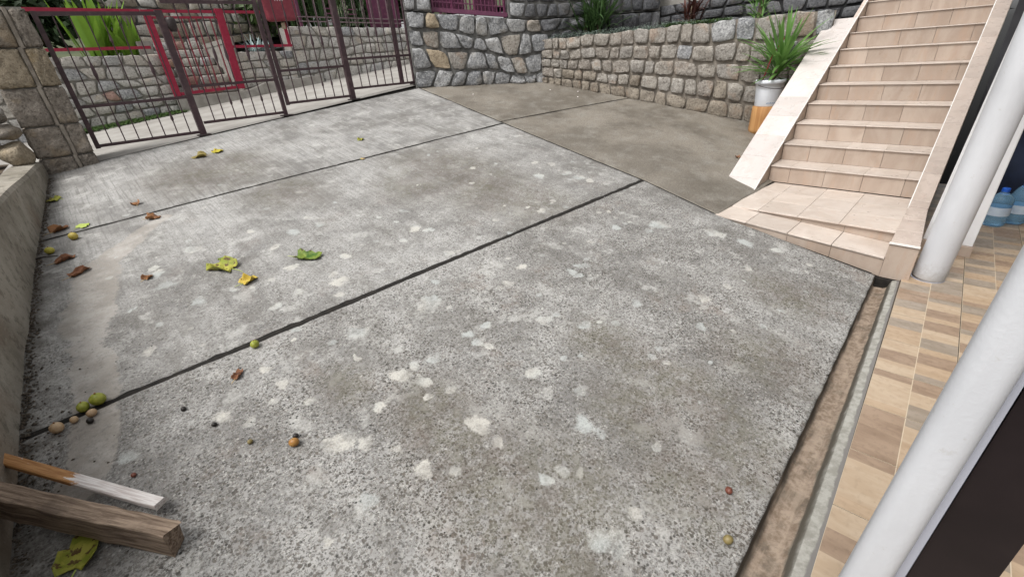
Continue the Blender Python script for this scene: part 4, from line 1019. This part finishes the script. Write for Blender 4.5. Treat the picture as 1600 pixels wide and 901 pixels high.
# canna-like plants
def broad_plant(c, n, hh, lb, mat, seed, spread=.35, width=.16, cat='plant', name='broadleaf_plant'):
    rnd = random.Random(seed); t = thing(name, lb, cat, c)
    for k in range(n):
        a = rnd.random()*6.28; q = rnd.random()
        d = (math.cos(a)*.35*q*1.2, math.sin(a)*.35*q*1.2, 1)
        mm = MB(); b = (c[0]+math.cos(a)*spread*rnd.random(), c[1]+math.sin(a)*spread*rnd.random()*.6, c[2]+rnd.uniform(0, .12*hh))
        blade(mm, b, d, hh*rnd.uniform(.65, 1.1), width*rnd.uniform(.7, 1.2), .5*q, 6, .12)
        mm.build('leaf', mat, t, True)
    return t
broad_plant((.98, 11.35, 2.05), 34, .95, 'bright green broad leaved plant behind the red fence, left clump', MAT['canna'], 3, .34, .12)
broad_plant((1.42, 11.3, 2.05), 26, .66, 'bright green broad leaved plant beside the red gate post, lower clump', MAT['canna'], 5, .22, .10)
rnd = random.Random(6)
AG = thing('silver_plant', 'silvery blue spiky rosette plant behind the red fence', 'plant', (3.35, 10.95, 2.1))
for k in range(44):
    a = rnd.random()*6.28; e = rnd.uniform(.15, 1.3)
    mm = MB(); blade(mm, (3.42+rnd.uniform(-.16, .16), 10.78+rnd.uniform(-.06, .06), 2.10), (math.cos(a)*math.cos(e), math.sin(a)*math.cos(e), math.sin(e)), rnd.uniform(.22, .36), .034, .15, 3, .15)
    mm.build('leaf', MAT['silver'], AG)
# hedge-like trees behind the fence
tree((.15, 12.3, 1.9), 1.5, 1.25, 'dark dense shrubby tree behind the red fence next to the stone pillar', MAT['dark_leaf'], 6500, .13, seed=1)
tree((-2.0, 12.8, 1.9), 1.8, 1.5, 'dark tree left of the stone pillar across the street', MAT['dark_leaf'], 4000, .15, seed=2)
tree((4.9, 12.6, 2.2), 1.6, 1.4, 'green tree behind the plum wire fence across the street', MAT['mid_leaf'], 3500, .17, seed=3)
tree((7.4, 12.8, 2.2), 1.9, 1.7, 'dark green tree behind the grey wall across the street', MAT['dark_leaf'], 3500, .18, seed=4)
tree((-4.6, 15, 2.4), 4.5, 2.2, 'tall green tree far left beyond the street wall', MAT['mid_leaf'], 3000, .22, seed=5)
tree((11.0, 7.2, 1.9), 2.2, 1.8, 'green tree beyond the terrace above the dark wall', MAT['mid_leaf'], 3500, .2, seed=8)
# reed stems behind the wire fence
RD_ = thing('reed_clump', 'clump of tall thin green reeds behind the plum wire fence', 'plant', (5.0, 11.0, 2.45))
ms = MB(); mlf = MB(); rnd = random.Random(12)
for k in range(60):
    x = rnd.uniform(4.25, 6.0); y = rnd.uniform(10.85, 11.3)
    ms.tube([(x, y, 2.42), (x+rnd.uniform(-.05, .05), y, 3.0), (x+rnd.uniform(-.15, .15), y, 3.8)], [.012, .010, .005], 5)
    for q in range(6): blade(mlf, (x, y, rnd.uniform(2.5, 3.7)), (rnd.gauss(0, 1), rnd.gauss(0, .4), 1.0), .4, .025, 1.0, 4)
ms.build('stem', MAT['strap'], RD_); mlf.build('foliage', MAT['strap'], RD_)
# strap-leaved clumps above the retaining wall
def strap_clump(c, n, ln, lb, mat, seed, w_=.03, spread=.1):
    rnd = random.Random(seed); t = thing('strap_plant', lb, 'plant', c); mm = MB()
    for k in range(n):
        a = rnd.random()*6.28; e = rnd.uniform(.5, 1.5)
        blade(mm, (c[0]+rnd.uniform(-spread, spread), c[1]+rnd.uniform(-spread, spread), c[2]+rnd.random()*.25), (math.cos(a)*math.cos(e), math.sin(a)*math.cos(e), math.sin(e)), ln*rnd.uniform(.6, 1.1), w_, rnd.uniform(.3, 1.1), 5, .1)
    mm.build('foliage', mat, t)
    m2 = MB(); m2.tube([(c[0], c[1], c[2]-.05), (c[0]+.02, c[1], c[2]+.3)], [.04, .03], 8); m2.build('stem', MAT['bark'], t); return t
strap_clump((7.10, 5.22, 1.86), 110, .75, 'dark green strap leaved clump in the corner above the tan wall', MAT['strap'], 2, .032, .16)
strap_clump((7.0, 5.42, 1.86), 60, .55, 'smaller strap leaved clump touching the grey wall in the corner', MAT['strap'], 9, .03, .12)
strap_clump((8.02, 4.05, 1.86), 60, .45, 'maroon leaved plant on the terrace in front of the dark wall', MAT['maroon'], 4, .035, .1)
strap_clump((8.3, 3.1, 1.86), 45, .4, 'small green tuft on the terrace above the potted yucca', MAT['yucca'], 7, .03, .08)
# ground cover along the wall top
mg = MB(); rnd = random.Random(31)
for k in range(2600):
    s = rnd.uniform(.0, 2.9); dd = -.03-rnd.random()**1.5*.5
    p = RP+RD*s+RN*dd; hgt = .03+.07*vnoise(s, dd, .2, 4)
    z = 1.86+rnd.random()*hgt
    a = rnd.random()*6.28; mg_d = (math.cos(a), math.sin(a), rnd.uniform(.1, .9))
    blade(mg, (p[0], p[1], z), mg_d, rnd.uniform(.03, .07), .014, .8, 2)
mg.build('ground_cover', MAT['sage'], kind='stuff')
mg = MB()
for k in range(700):
    s = rnd.uniform(2.0, 2.9); dd = -.05-rnd.random()*.25; p = RP+RD*s+RN*dd
    a = rnd.random()*6.28; blade(mg, (p[0], p[1], 1.87), (math.cos(a), math.sin(a), 1.4), rnd.uniform(.05, .12), .012, .8, 3)
for k in range(700):
    s = rnd.uniform(2.9, 4.1); dd = -.05-rnd.random()*.3; p = RP+RD*s+RN*dd
    a = rnd.random()*6.28; blade(mg, (p[0], p[1], 1.87), (math.cos(a), math.sin(a), 1.2), rnd.uniform(.02, .06), .012, .8, 2)
mg.build('wall_top_weeds', MAT['grass'], kind='stuff')
# grass verge at the far wall's foot
mg = MB()
for k in range(1800):
    x = rnd.uniform(.15, 1.72); y = 10.55-rnd.random()**1.3*.55*(1-.25*x/1.7)
    a = rnd.random()*6.28; blade(mg, (x, y, street_z(x, y)-.01), (math.cos(a)*.8, math.sin(a)*.8, 1.0), rnd.uniform(.06, .2)*(1.15-.2*x), .018, 1.2, 3)
mg.build('verge_weeds', MAT['grass'], kind='stuff')
# beige trunk and pale slats beyond the terrace
TK = thing('bare_trunk', 'bare beige trunk standing beyond the dark terrace wall', 'trunk', (8.9, 6.3, 1.9))
MAT['beige_bark'] = simple('beige_bark', (.36, .27, .20), (.46, .36, .28), 6, .9, .4, stretch=(1, 1, .25))
m1 = MB(); m1.tube([(8.62, 5.62, 1.9), (8.64, 5.62, 2.6), (8.66, 5.64, 3.6)], [.12, .10, .09], 12); m1.build('trunk', MAT['beige_bark'], TK, True)
SF = thing('slat_fence', 'pale slat fence in the gap left of the bare beige trunk', 'fence', (8.4, 6.1, 2.1))
MAT['slat_pale'] = simple('pale_slat', (.5, .5, .5), (.58, .57, .56), 8, .7)
for k in range(9):
    m1 = MB(); q = (8.15+.03*k, 6.35-.075*k); m1.box(q[0]-.01, q[0]+.01, q[1]-.022, q[1]+.022, 2.0, 3.0); m1.build('slat', MAT['slat_pale'], SF)
for z in (2.1, 2.8): PB('rail', (8.16, 6.40, z), (8.42, 5.70, z), .03, .03, MAT['iron'], SF)
# houses behind
MAT['house'] = plaster('house_render', (.62, .62, .62), 20, .2); MAT['roof'] = simple('clay_roof', (.26, .10, .06), (.36, .16, .10), 6, .9, .4); MAT['pane'] = simple('window_pane', (.03, .04, .05), (.05, .06, .07), 2, .1, spec=.6)
def house(x0, x1, y0, y1, z0, h, lb, mat):
    t = thing('house', lb, 'house', ((x0+x1)/2, (y0+y1)/2, z0))
    m1 = MB(); m1.box(x0, x1, y0, y1, z0-1.5, z0+h); m1.build('wall', mat, t)
    m1 = MB(); xm = (x0+x1)/2; o_ = .4
    m1.add([(x0-o_, y0-o_, z0+h), (x1+o_, y0-o_, z0+h), (x1+o_, y1+o_, z0+h), (x0-o_, y1+o_, z0+h), (x0-o_, (y0+y1)/2, z0+h+1.6), (x1+o_, (y0+y1)/2, z0+h+1.6)], [[0, 1, 5, 4], [2, 3, 4, 5], [1, 2, 5], [3, 0, 4], [3, 2, 1, 0]]); m1.build('roof', MAT['roof'], t)
    n = max(1, int((x1-x0)/2))
    for k in range(n):
        x = x0+(k+.5)*(x1-x0)/n
        for zz in (z0+1.6, z0+4.2):
            if zz+1.2 > z0+h: continue
            m1 = MB(); m1.box(x-.5, x+.5, y0-.05, y0-.002, zz, zz+1.2); wn = m1.build('window', MAT['white_frame'], t)
            m1 = MB(); m1.box(x-.42, x+.42, y0-.056, y0-.0505, zz+.08, zz+1.12); m1.build('pane', MAT['pane'], wn)
    return t
house(1.6, 7.5, 15.5, 22, 2.6, 5.6, 'pale rendered house behind the red garden gate', MAT['house'])

# ------------------------------------------------------------------ potted yucca on a log
LG = thing('wooden_log', 'orange brown sawn log standing as a plinth below the white bucket', 'log', (7.0, 2.33, gz(7, 2.33)))
lc = np.array([7.02, 2.34]); lz = gz(*lc)
n_ = N('sawn_log_wood', .65, .3); f = n_.noise(3, 5, .6, (3, 3, .35), 1.5); cc = n_.mix(n_.ss(f, .35, .65), (.33, .16, .055), (.46, .25, .10)); cc = n_.mix(n_.math('MULTIPLY', n_.ss(n_.noise(9, 3), .6, .75), .6), cc, (.25, .12, .05)); n_.col(cc); n_.bump(n_.noise(20, 4, .6, (3, 3, .3)), .3, .01); MAT['log'] = n_.m
V, F = lathe([(.001, lz-.01), (.178, lz-.01), (.180, lz+.05), (.172, lz+.2), (.170, lz+.335), (.16, lz+.345), (.001, lz+.345)], (lc[0], lc[1], 0), 26); obj('log_body', V, F, MAT['log'], LG, True, recentre=True)
BK = thing('white_bucket', 'white plastic bucket used as a flower pot on the log beside the stairs', 'bucket', (7.02, 2.34, lz+.346))
MAT['bucket'] = simple('white_bucket_plastic', (.66, .69, .74), (.72, .74, .78), 6, .35, spec=.5)
bz = lz+.347
V, F = lathe([(.001, 0), (.148, 0), (.152, .006), (.164, .20), (.175, .275), (.183, .276), (.184, .300), (.180, .325), (.172, .326), (.165, .26), (.001, .26)], (lc[0], lc[1], bz), 32); obj('bucket_body', V, F, MAT['bucket'], BK, True, recentre=True)
V, F = lathe([(.001, .285), (.169, .285)], (lc[0], lc[1], bz), 24); obj('potting_soil', V, F, MAT['soil'], BK, recentre=True)
m1 = MB(); m1.tube([(lc[0]+.187*math.cos(a), lc[1]+.187*math.sin(a), bz+.268-.05*math.sin((a-2.6)/3.1*math.pi)) for a in np.linspace(2.6, 5.7, 14)], .004, 6); m1.build('handle', MAT['iron_dark'], BK)
MAT['blue_print'] = simple('blue_grey_print', (.25, .32, .42), (.32, .38, .46), 30, .5)
for k in range(9):
    a = 3.45+k*.085; rr2 = .1545
    p = (lc[0]+(rr2+.002)*math.cos(a), lc[1]+(rr2+.002)*math.sin(a)); tx, ty = -math.sin(a), math.cos(a); hw = .0045 if k % 3 else .006
    m1 = MB(); m1.add([(p[0]-tx*hw, p[1]-ty*hw, bz+.035), (p[0]+tx*hw, p[1]+ty*hw, bz+.035), (p[0]+tx*hw, p[1]+ty*hw, bz+.047+.006*(k % 2)), (p[0]-tx*hw, p[1]-ty*hw, bz+.047+.006*(k % 2))], [[0, 1, 2, 3]]); m1.build('lettering', MAT['blue_print'], BK)
YU = thing('yucca', 'green spiky yucca growing in the white bucket beside the stairs', 'potted plant', (7.02, 2.34, bz+.28))
m1 = MB(); m1.tube([(7.02, 2.34, bz+.27), (7.05, 2.30, bz+.42), (7.08, 2.26, bz+.52)], [.03, .026, .03], 8); m1.build('stem', MAT['bark'], YU, True)
rnd = random.Random(17)
for k in range(88):
    a = rnd.random()*6.28; e = rnd.uniform(.25, 1.5) if k < 70 else rnd.uniform(-.35, .3)
    ln = rnd.uniform(.48, .74) if k < 70 else rnd.uniform(.3, .45)
    mm = MB(); hb = rnd.random()
    blade(mm, (7.05+.04*hb, 2.30-.05*hb, bz+.33+.24*hb), (math.cos(a)*math.cos(e), math.sin(a)*math.cos(e), math.sin(e))  , ln, .046, rnd.uniform(.05, .5), 6, .18)
    mm.build('leaf', MAT['yucca'], YU, True)
MAT['red_stick'] = simple('red_rod', (.16, .02, .02), (.24, .04, .035), 20, .5)
m1 = MB(); m1.tube([(6.96, 2.44, bz+.24), (7.0, 2.37, bz+.60), (7.03, 2.27, bz+.80)], .008, 6); o = m1.build('plant_stake', MAT['red_stick']); tag(o, 'thin red stake stuck in the white bucket beside the yucca', 'stake')

# ------------------------------------------------------------------ timber at the lower left
n_ = N('weathered_timber', .85, .25); f = n_.noise(4, 6, .65, (1.2, 22, 22), .4); cc = n_.mix(n_.ss(f, .34, .66), (.12, .083, .06), (.34, .26, .195)); cc = n_.mix(n_.math('MULTIPLY', n_.ss(n_.noise(6, 5), .5, .68), .6), cc, (.09, .065, .05)); n_.col(cc); n_.bump(f, .6, .01); MAT['timber'] = n_.m
def plank(name, a, b, wid, th, mat, lb, cat, seg=14, jag=.0055, up=(0, 0, 1)):
    """lying board from a to b (centre line of its top face) built in its own frame"""
    a = Vector(a); b = Vector(b); L = (b-a).length; X = (b-a).normalized(); Y = Vector(up).cross(X).normalized(); Z = X.cross(Y)
    rs = random.Random(int(L*1000)); V = []; F = []
    for i in range(seg+1):
        x = L*i/seg
        for (y, z) in ((-wid/2, 0), (-wid/2+.005, .0), (wid/2-.005, 0), (wid/2, 0), (wid/2, -th), (-wid/2, -th)):
            V.append((x+(rs.uniform(-1, 1)*jag*2 if i in (0, seg) else 0), y+rs.uniform(-1, 1)*jag*.5, z+rs.uniform(-1, 1)*jag*.5-(.004 if abs(y) == wid/2 and z == 0 else 0)))
    for i in range(seg):
        for k in range(6): F.append([i*6+k, (i+1)*6+k, (i+1)*6+(k+1) % 6, i*6+(k+1) % 6][::-1])
    F += [[0, 1, 2, 3, 4, 5], [seg*6+k for k in range(6)][::-1]]
    me = bpy.data.meshes.new(name); me.from_pydata(V, [], [f[::-1] for f in F]); me.materials.append(mat); me.update()
    o = bpy.data.objects.new(name, me); COL.objects.link(o)
    M4 = Matrix(((X.x, Y.x, Z.x, a.x), (X.y, Y.y, Z.y, a.y), (X.z, Y.z, Z.z, a.z), (0, 0, 0, 1))); o.matrix_world = M4
    bevel(o, .004 if th > .05 else .006, 3)
    return tag(o, lb, cat)
plank('timber_beam', (-.648, 2.13, .425), (-.232, 1.605, .283), .066, .115, MAT['timber'], 'rough weathered timber beam lying nearest the camera at the lower left', 'beam')
n_ = N('half_painted_slat', .6, .35); 
sx = n_.new('ShaderNodeSeparateXYZ'); n_.ln(n_.co, sx.inputs[0]); f = n_.noise(5, 6, .6, (1.5, 25, 25))
wd_ = n_.mix(n_.ss(f, .35, .65), (.30, .135, .045), (.47, .25, .10)); wp = n_.mix(n_.ss(f, .38, .6), (.50, .44, .42), (.70, .67, .65))
k_ = n_.ss(n_.math('ADD', sx.outputs[0], n_.math('MULTIPLY_ADD', n_.noise(9, 5, .7, (1, 5, 5)), .34, -.17)), .38, .40)
pt = n_.math('MULTIPLY', n_.ss(n_.noise(11, 3, .6, (1, 4, 4)), .60, .64), .9)
cc = n_.mix(n_.math('MAXIMUM', k_, n_.math('MULTIPLY', pt, n_.ss(sx.outputs[1], .0, .008))), wd_, wp); n_.col(cc); n_.bump(f, .3, .006); MAT['slat'] = n_.m
plank('painted_slat', (-.672, 2.45, .365), (-.247, 1.80, .262), .045, .022, MAT['slat'], 'thin slat with its near end painted white, behind the timber beam', 'slat', jag=.0012)

# ------------------------------------------------------------------ fallen leaves, fruit, litter
def fl_mat(name, a, b, c_, th=.62):
    n = N(name, .6, .3); n.shift(); f = n.noise(14, 5, .65); g_ = n.noise(30, 4, .6)
    cc = n.mix(n.ss(f, .36, .64), a, b); cc = n.mix(n.ss(g_, th, th+.06), cc, c_); n.col(cc); n.bump(n.noise(40, 3), .3, .004); return n.m
LM = {'yellow': fl_mat('leaf_yellow', (.40, .34, .03), (.50, .42, .06), (.14, .07, .02), .56), 'yg': fl_mat('leaf_yellow_green', (.20, .23, .025), (.36, .34, .06), (.10, .06, .02), .54),
      'green': fl_mat('leaf_green', (.05, .11, .015), (.20, .25, .04), (.06, .04, .02), .58), 'pale': fl_mat('leaf_pale_green', (.36, .46, .08), (.46, .54, .14), (.4, .4, .1), .75),
      'brown': fl_mat('leaf_brown', (.15, .065, .025), (.28, .13, .05), (.07, .03, .015)), 'rust': fl_mat('leaf_rust', (.17, .07, .035), (.25, .115, .055), (.08, .035, .018), .55),
      'olive': fl_mat('leaf_olive', (.14, .11, .03), (.24, .19, .05), (.07, .05, .02)), 'tan': fl_mat('leaf_tan', (.40, .28, .12), (.48, .36, .18), (.2, .1, .04)), 'oy': fl_mat('leaf_ochre', (.46, .32, .04), (.52, .40, .08), (.18, .09, .02))}
def fallen(x, y, r, m, lb, ang=0, curl=.5, lobes=3, seed=0, lift=.004, elong=1.0, z=None):
    r *= .88; rnd = random.Random(seed); nr, na = 5, 18; V = [(0, 0, 0)]
    for i in range(1, nr+1):
        for k in range(na):
            a = 2*math.pi*k/na
            R = r*(.74+.26*abs(math.cos(a*lobes/2.))**.7)*(1+.08*math.sin(a*7+seed))*(1-.35*max(0, math.cos(a-math.pi))**6)
            q = i/nr*R; px_, py_ = q*math.cos(a)*elong, q*math.sin(a)
            V.append((px_, py_, 0))
    ph = rnd.random()*6; W_ = []
    for (px_, py_, _) in V:
        rr3 = math.hypot(px_, py_)/r
        # fold around the midrib and crumple
        k = curl*1.6/r; th = py_*k
        yy = math.sin(th)/k if k > 1e-3 else py_; zz = (1-math.cos(th))/k if k > 1e-3 else 0
        zz2 = zz+curl*.25*r*rr3*math.sin(px_*3/r+ph)*.7+.09*r*math.sin(px_*9/r+py_*7/r)+.05*r*math.sin(px_*17/r-py_*13/r+seed)
        W_.append((px_, yy, abs(zz2)))
    F = [[0, 1+k, 1+(k+1) % na] for k in range(na)]
    for i in range(nr-1):
        for k in range(na): F.append([1+i*na+k, 1+(i+1)*na+k, 1+(i+1)*na+(k+1) % na, 1+i*na+(k+1) % na])
    zz = gz(x, y) if z is None else z
    c, s = math.cos(ang), math.sin(ang)
    slope_x = (gz(x+.1, y)-gz(x-.1, y))/.2 if z is None else 0; slope_y = (gz(x, y+.1)-gz(x, y-.1))/.2 if z is None else 0
    def wpt(p):
        dx, dy = p[0]*c-p[1]*s, p[0]*s+p[1]*c; return (x+dx, y+dy, zz+lift+p[2]+slope_x*dx+slope_y*dy)
    t = thing('fallen_leaf', lb, 'leaf', (x, y, zz), 'fallen leaves on the driveway')
    o = obj('leaf_blade', [wpt(p) for p in W_], F, LM[m], t, True, recentre=True)
    o.modifiers.new('t', 'SOLIDIFY').thickness = .0012
    mm = MB(); mm.tube([wpt((-r*.55*elong, 0, .004)), wpt((-r*1.0*elong, .1*r, .006)), wpt((-r*1.35*elong, .25*r, .003))], [.0022, .0018, .0012], 5); mm.build('leaf_stalk', LM['tan'] if m in ('brown', 'rust', 'olive') else LM['pale'], t)
    return t
fallen(-.299, 6.095, .075, 'yg', 'pale yellow fallen leaf next to the left kerb wall, nearest the pillar', 2.6, .35, 3, 1)
fallen(-.171, 5.167, .06, 'pale', 'small pale green fallen leaf touching the second slab joint', .6, .3, 3, 2)
fallen(.467, 3.574, .115, 'yg', 'largest yellow green curled leaf in the middle of the second slab', 2.2, .9, 3, 3, elong=1.25)
fallen(.49, 3.73, .022, 'green', 'tiny green leaf tip beside the largest curled leaf', 1.3, .6, 3, 31)
fallen(.534, 3.28, .068, 'oy', 'ochre yellow curled leaf right below the largest curled leaf', .3, .8, 5, 4, elong=1.1)
fallen(.956, 3.304, .092, 'green', 'green curled fallen leaf with a dark hole, right of the yellow ones', -.75, .85, 2, 5, elong=1.35)
fallen(1.217, 6.336, .08, 'yellow', 'bright yellow fallen leaf in front of the brown gate', .4, .6, 5, 6)
fallen(1.03, 6.31, .085, 'olive', 'olive brown fallen leaf beside the bright yellow one', 2.9, .8, 3, 7, elong=1.2)
fallen(2.606, 5.475, .052, 'yg', 'small yellow green fallen leaf alone on the slab nearest the gate', .5, .7, 3, 8)
fallen(2.297, 4.882, .03, 'tan', 'tiny tan fallen leaf lying on the second slab joint', .2, .5, 3, 9)
fallen(-.50, 1.83, .085, 'yg', 'yellow and green fallen leaf half under the timber beam', 1.2, .7, 3, 10, elong=1.3)
fallen(.235, 5.354, .06, 'brown', 'dark brown dry leaf just beyond the second slab joint', 1.8, 1.0, 3, 11)
fallen(.283, 4.889, .068, 'brown', 'brown dry curled leaf with a pale stalk just before the second joint', -.3, 1.0, 3, 12)
fallen(-.328, 5.22, .085, 'brown', 'dark brown leaf with yellow edge by the kerb wall at the second joint', .4, .9, 3, 13)
fallen(-.346, 4.55, .064, 'rust', 'rust brown rolled leaf near the kerb wall', .2, 1.2, 2, 14, elong=1.3)
fallen(-.285, 4.238, .064, 'rust', 'rust brown rolled leaf at the upper end of the pale cement smear', .5, 1.2, 2, 15, elong=1.35)
fallen(.05, 3.816, .045, 'brown', 'small torn brown leaf fragment right of the cement smear', .8, .8, 3, 16)
fallen(.188, 2.387, .038, 'rust', 'reddish curled dry leaf on the near slab by the first joint', .9, 1.2, 2, 17, elong=1.3)
fallen(5.703, 2.126, .04, 'rust', 'small reddish dry leaf against the pale stair stringer', .9, .9, 3, 18)
fallen(-.62, 6.35, .08, 'oy', 'ochre dry leaf lying on top of the kerb wall', .7, .7, 3, 19, z=1.03)
fallen(-.70, 6.2, .07, 'tan', 'tan dry leaf on the soil behind the kerb wall', 2.0, .9, 3, 20, z=1.04)
def fruit(x, y, r, a, b, lb, name='fallen_fruit', cat='fruit', sx=1.15, seed=1, stem=True, group='fallen fruit on the driveway'):
    r *= .9; rnd = random.Random(seed); z = gz(x, y); t = thing(name, lb, cat, (x, y, z), group)
    V, F = lathe([(.001, 0), (.45*r, .06*r), (.85*r, .45*r), (r, .95*r), (.86*r, 1.45*r), (.5*r, 1.8*r), (.12*r, 1.93*r), (.001, 1.9*r)], (0, 0, 0), 16)
    an = rnd.random()*6; V = [(x+(p[0]*sx*math.cos(an)-p[1]*math.sin(an)), y+(p[0]*sx*math.sin(an)+p[1]*math.cos(an)), z+p[2]*(1+.03*rnd.random())-.001) for p in V]
    key = ('fr', a, b)
    if key not in MAT: MAT[key] = simple('fruit_skin', a, b, 40, .4, .15, spec=.4)
    obj('fruit_body', V, F, MAT[key], t, True, recentre=True)
    if stem:
        mm = MB(); mm.tube([(x, y, z+1.88*r), (x+.1*r, y, z+2.1*r)], .12*r, 6); mm.build('fruit_stalk', LM['brown'], t)
    return t
gr = ((.22, .25, .03), (.34, .35, .06)); tn = ((.42, .28, .16), (.52, .38, .24)); bk_ = ((.012, .011, .010), (.025, .02, .018)); ol = ((.16, .13, .05), (.22, .17, .07)); og = ((.30, .14, .035), (.36, .19, .05)); rd = ((.12, .04, .025), (.18, .06, .04))
fruit(.335, 2.559, .025, *gr, 'single green fruit lying at the edge of the first slab joint', seed=1)
fruit(-.352, 2.659, .034, *gr, 'larger green fruit at the left end of the first joint', seed=2)
fruit(-.410, 2.655, .028, *gr, 'smaller green fruit left of the larger one at the joint', seed=3)
fruit(-.451, 2.601, .018, *tn, 'small tan fruit just below the smaller green one', seed=4, stem=False)
fruit(-.386, 2.590, .021, *tn, 'round tan fruit next to a black nut', seed=5, stem=False)
fruit(-.399, 2.545, .016, *bk_, 'black nut in front of the round tan fruit', 'fallen_nut', 'nut', seed=6, stem=False)
fruit(-.51, 2.583, .029, *tn, 'largest tan fruit near the kerb wall', seed=7)
fruit(-.071, 2.326, .013, *bk_, 'black nut on the near slab, nearest the first joint', 'fallen_nut', 'nut', seed=8, stem=False)
fruit(.007, 2.127, .012, *bk_, 'black nut halfway between the joint and the orange fruit half', 'fallen_nut', 'nut', seed=9, stem=False)
fruit(.093, 1.915, .012, *ol, 'olive brown nut left of the orange fruit half', 'fallen_nut', 'nut', seed=10, stem=False)
fruit(.23, 1.77, .022, *og, 'orange dried fruit half on the near slab', seed=11, stem=False)
fruit(.25, 1.807, .013, *bk_, 'dark husk behind the orange fruit half', 'fallen_nut', 'nut', seed=12, stem=False)
fruit(-.308, 2.076, .011, *rd, 'small red berry behind the painted slat', seed=13, stem=False)
fruit(1.414, .355, .016, *rd, 'reddish brown nut near the gutter edge', 'fallen_nut', 'nut', seed=14, stem=False)
fruit(1.215, .272, .019, *ol, 'brown nut shell at the very edge of the gutter', 'fallen_nut', 'nut', seed=15, stem=False)
fruit(-.248, 4.927, .034, *((.45, .34, .05), (.5, .40, .10)), 'ochre fruit beside the second slab joint', seed=16)
fruit(-.405, 4.773, .030, *((.40, .36, .04), (.48, .42, .08)), 'yellow fruit close to the kerb wall', seed=17)
mm = MB(); mm.tube([(-.52, 4.74, gz(-.52, 4.74)+.006), (-.45, 4.72, gz(-.45, 4.72)+.010), (-.37, 4.68, gz(-.37, 4.68)+.006)], [.006, .005, .003], 6); o = mm.build('twig', MAT['iron_dark']); tag(o, 'short black twig by the kerb wall', 'twig')
# crumbs of soil and litter along the foot of the kerb wall
mg = MB(); rnd = random.Random(41)
def crumb(x, y, r):
    z = gz(x, y); V = [(x+r*rnd.uniform(.6, 1.2)*a, y+r*rnd.uniform(.6, 1.2)*b, z+r*.6*c+.002) for a, b, c in ((1,0,0),(-1,0,0),(0,1,0),(0,-1,0),(0,0,1.2))]
    mg.add(V, [[0,2,4],[2,1,4],[1,3,4],[3,0,4]])
for k in range(1100):
    y = rnd.uniform(1.9, 6.9); dd = abs(rnd.gauss(0, .02))+.0
    crumb(kx(y)+dd+.004, y, rnd.uniform(.003, .011)*(1 if dd < .06 else .6))
for k in range(120):
    y = rnd.uniform(2.2, 3.2); crumb(kx(y)+abs(rnd.gauss(0, .10)), y, rnd.uniform(.003, .009))
mg.build('soil_crumbs', MAT['litter'], kind='stuff')
mg = MB()
for k in range(900):   # grit scattered over the slabs
    x = rnd.uniform(-.4, 3.8); y = rnd.uniform(.45, 3.2); crumb(x, y, rnd.uniform(.0015, .0045))
mg.build('grit', MAT['dark_gap'], kind='stuff')
mg = MB()
for k in range(140):
    x = rnd.uniform(-.2, 3.8); y = rnd.uniform(.45, 4.5); crumb(x, y, rnd.uniform(.002, .0045))
for x, y in ((4.95, 6.08), (6.1, 5.45), (6.4, 5.1), (6.15, 4.91)): crumb(x, y, .02)
mg.build('pale_chips', MAT['paper'], kind='stuff')
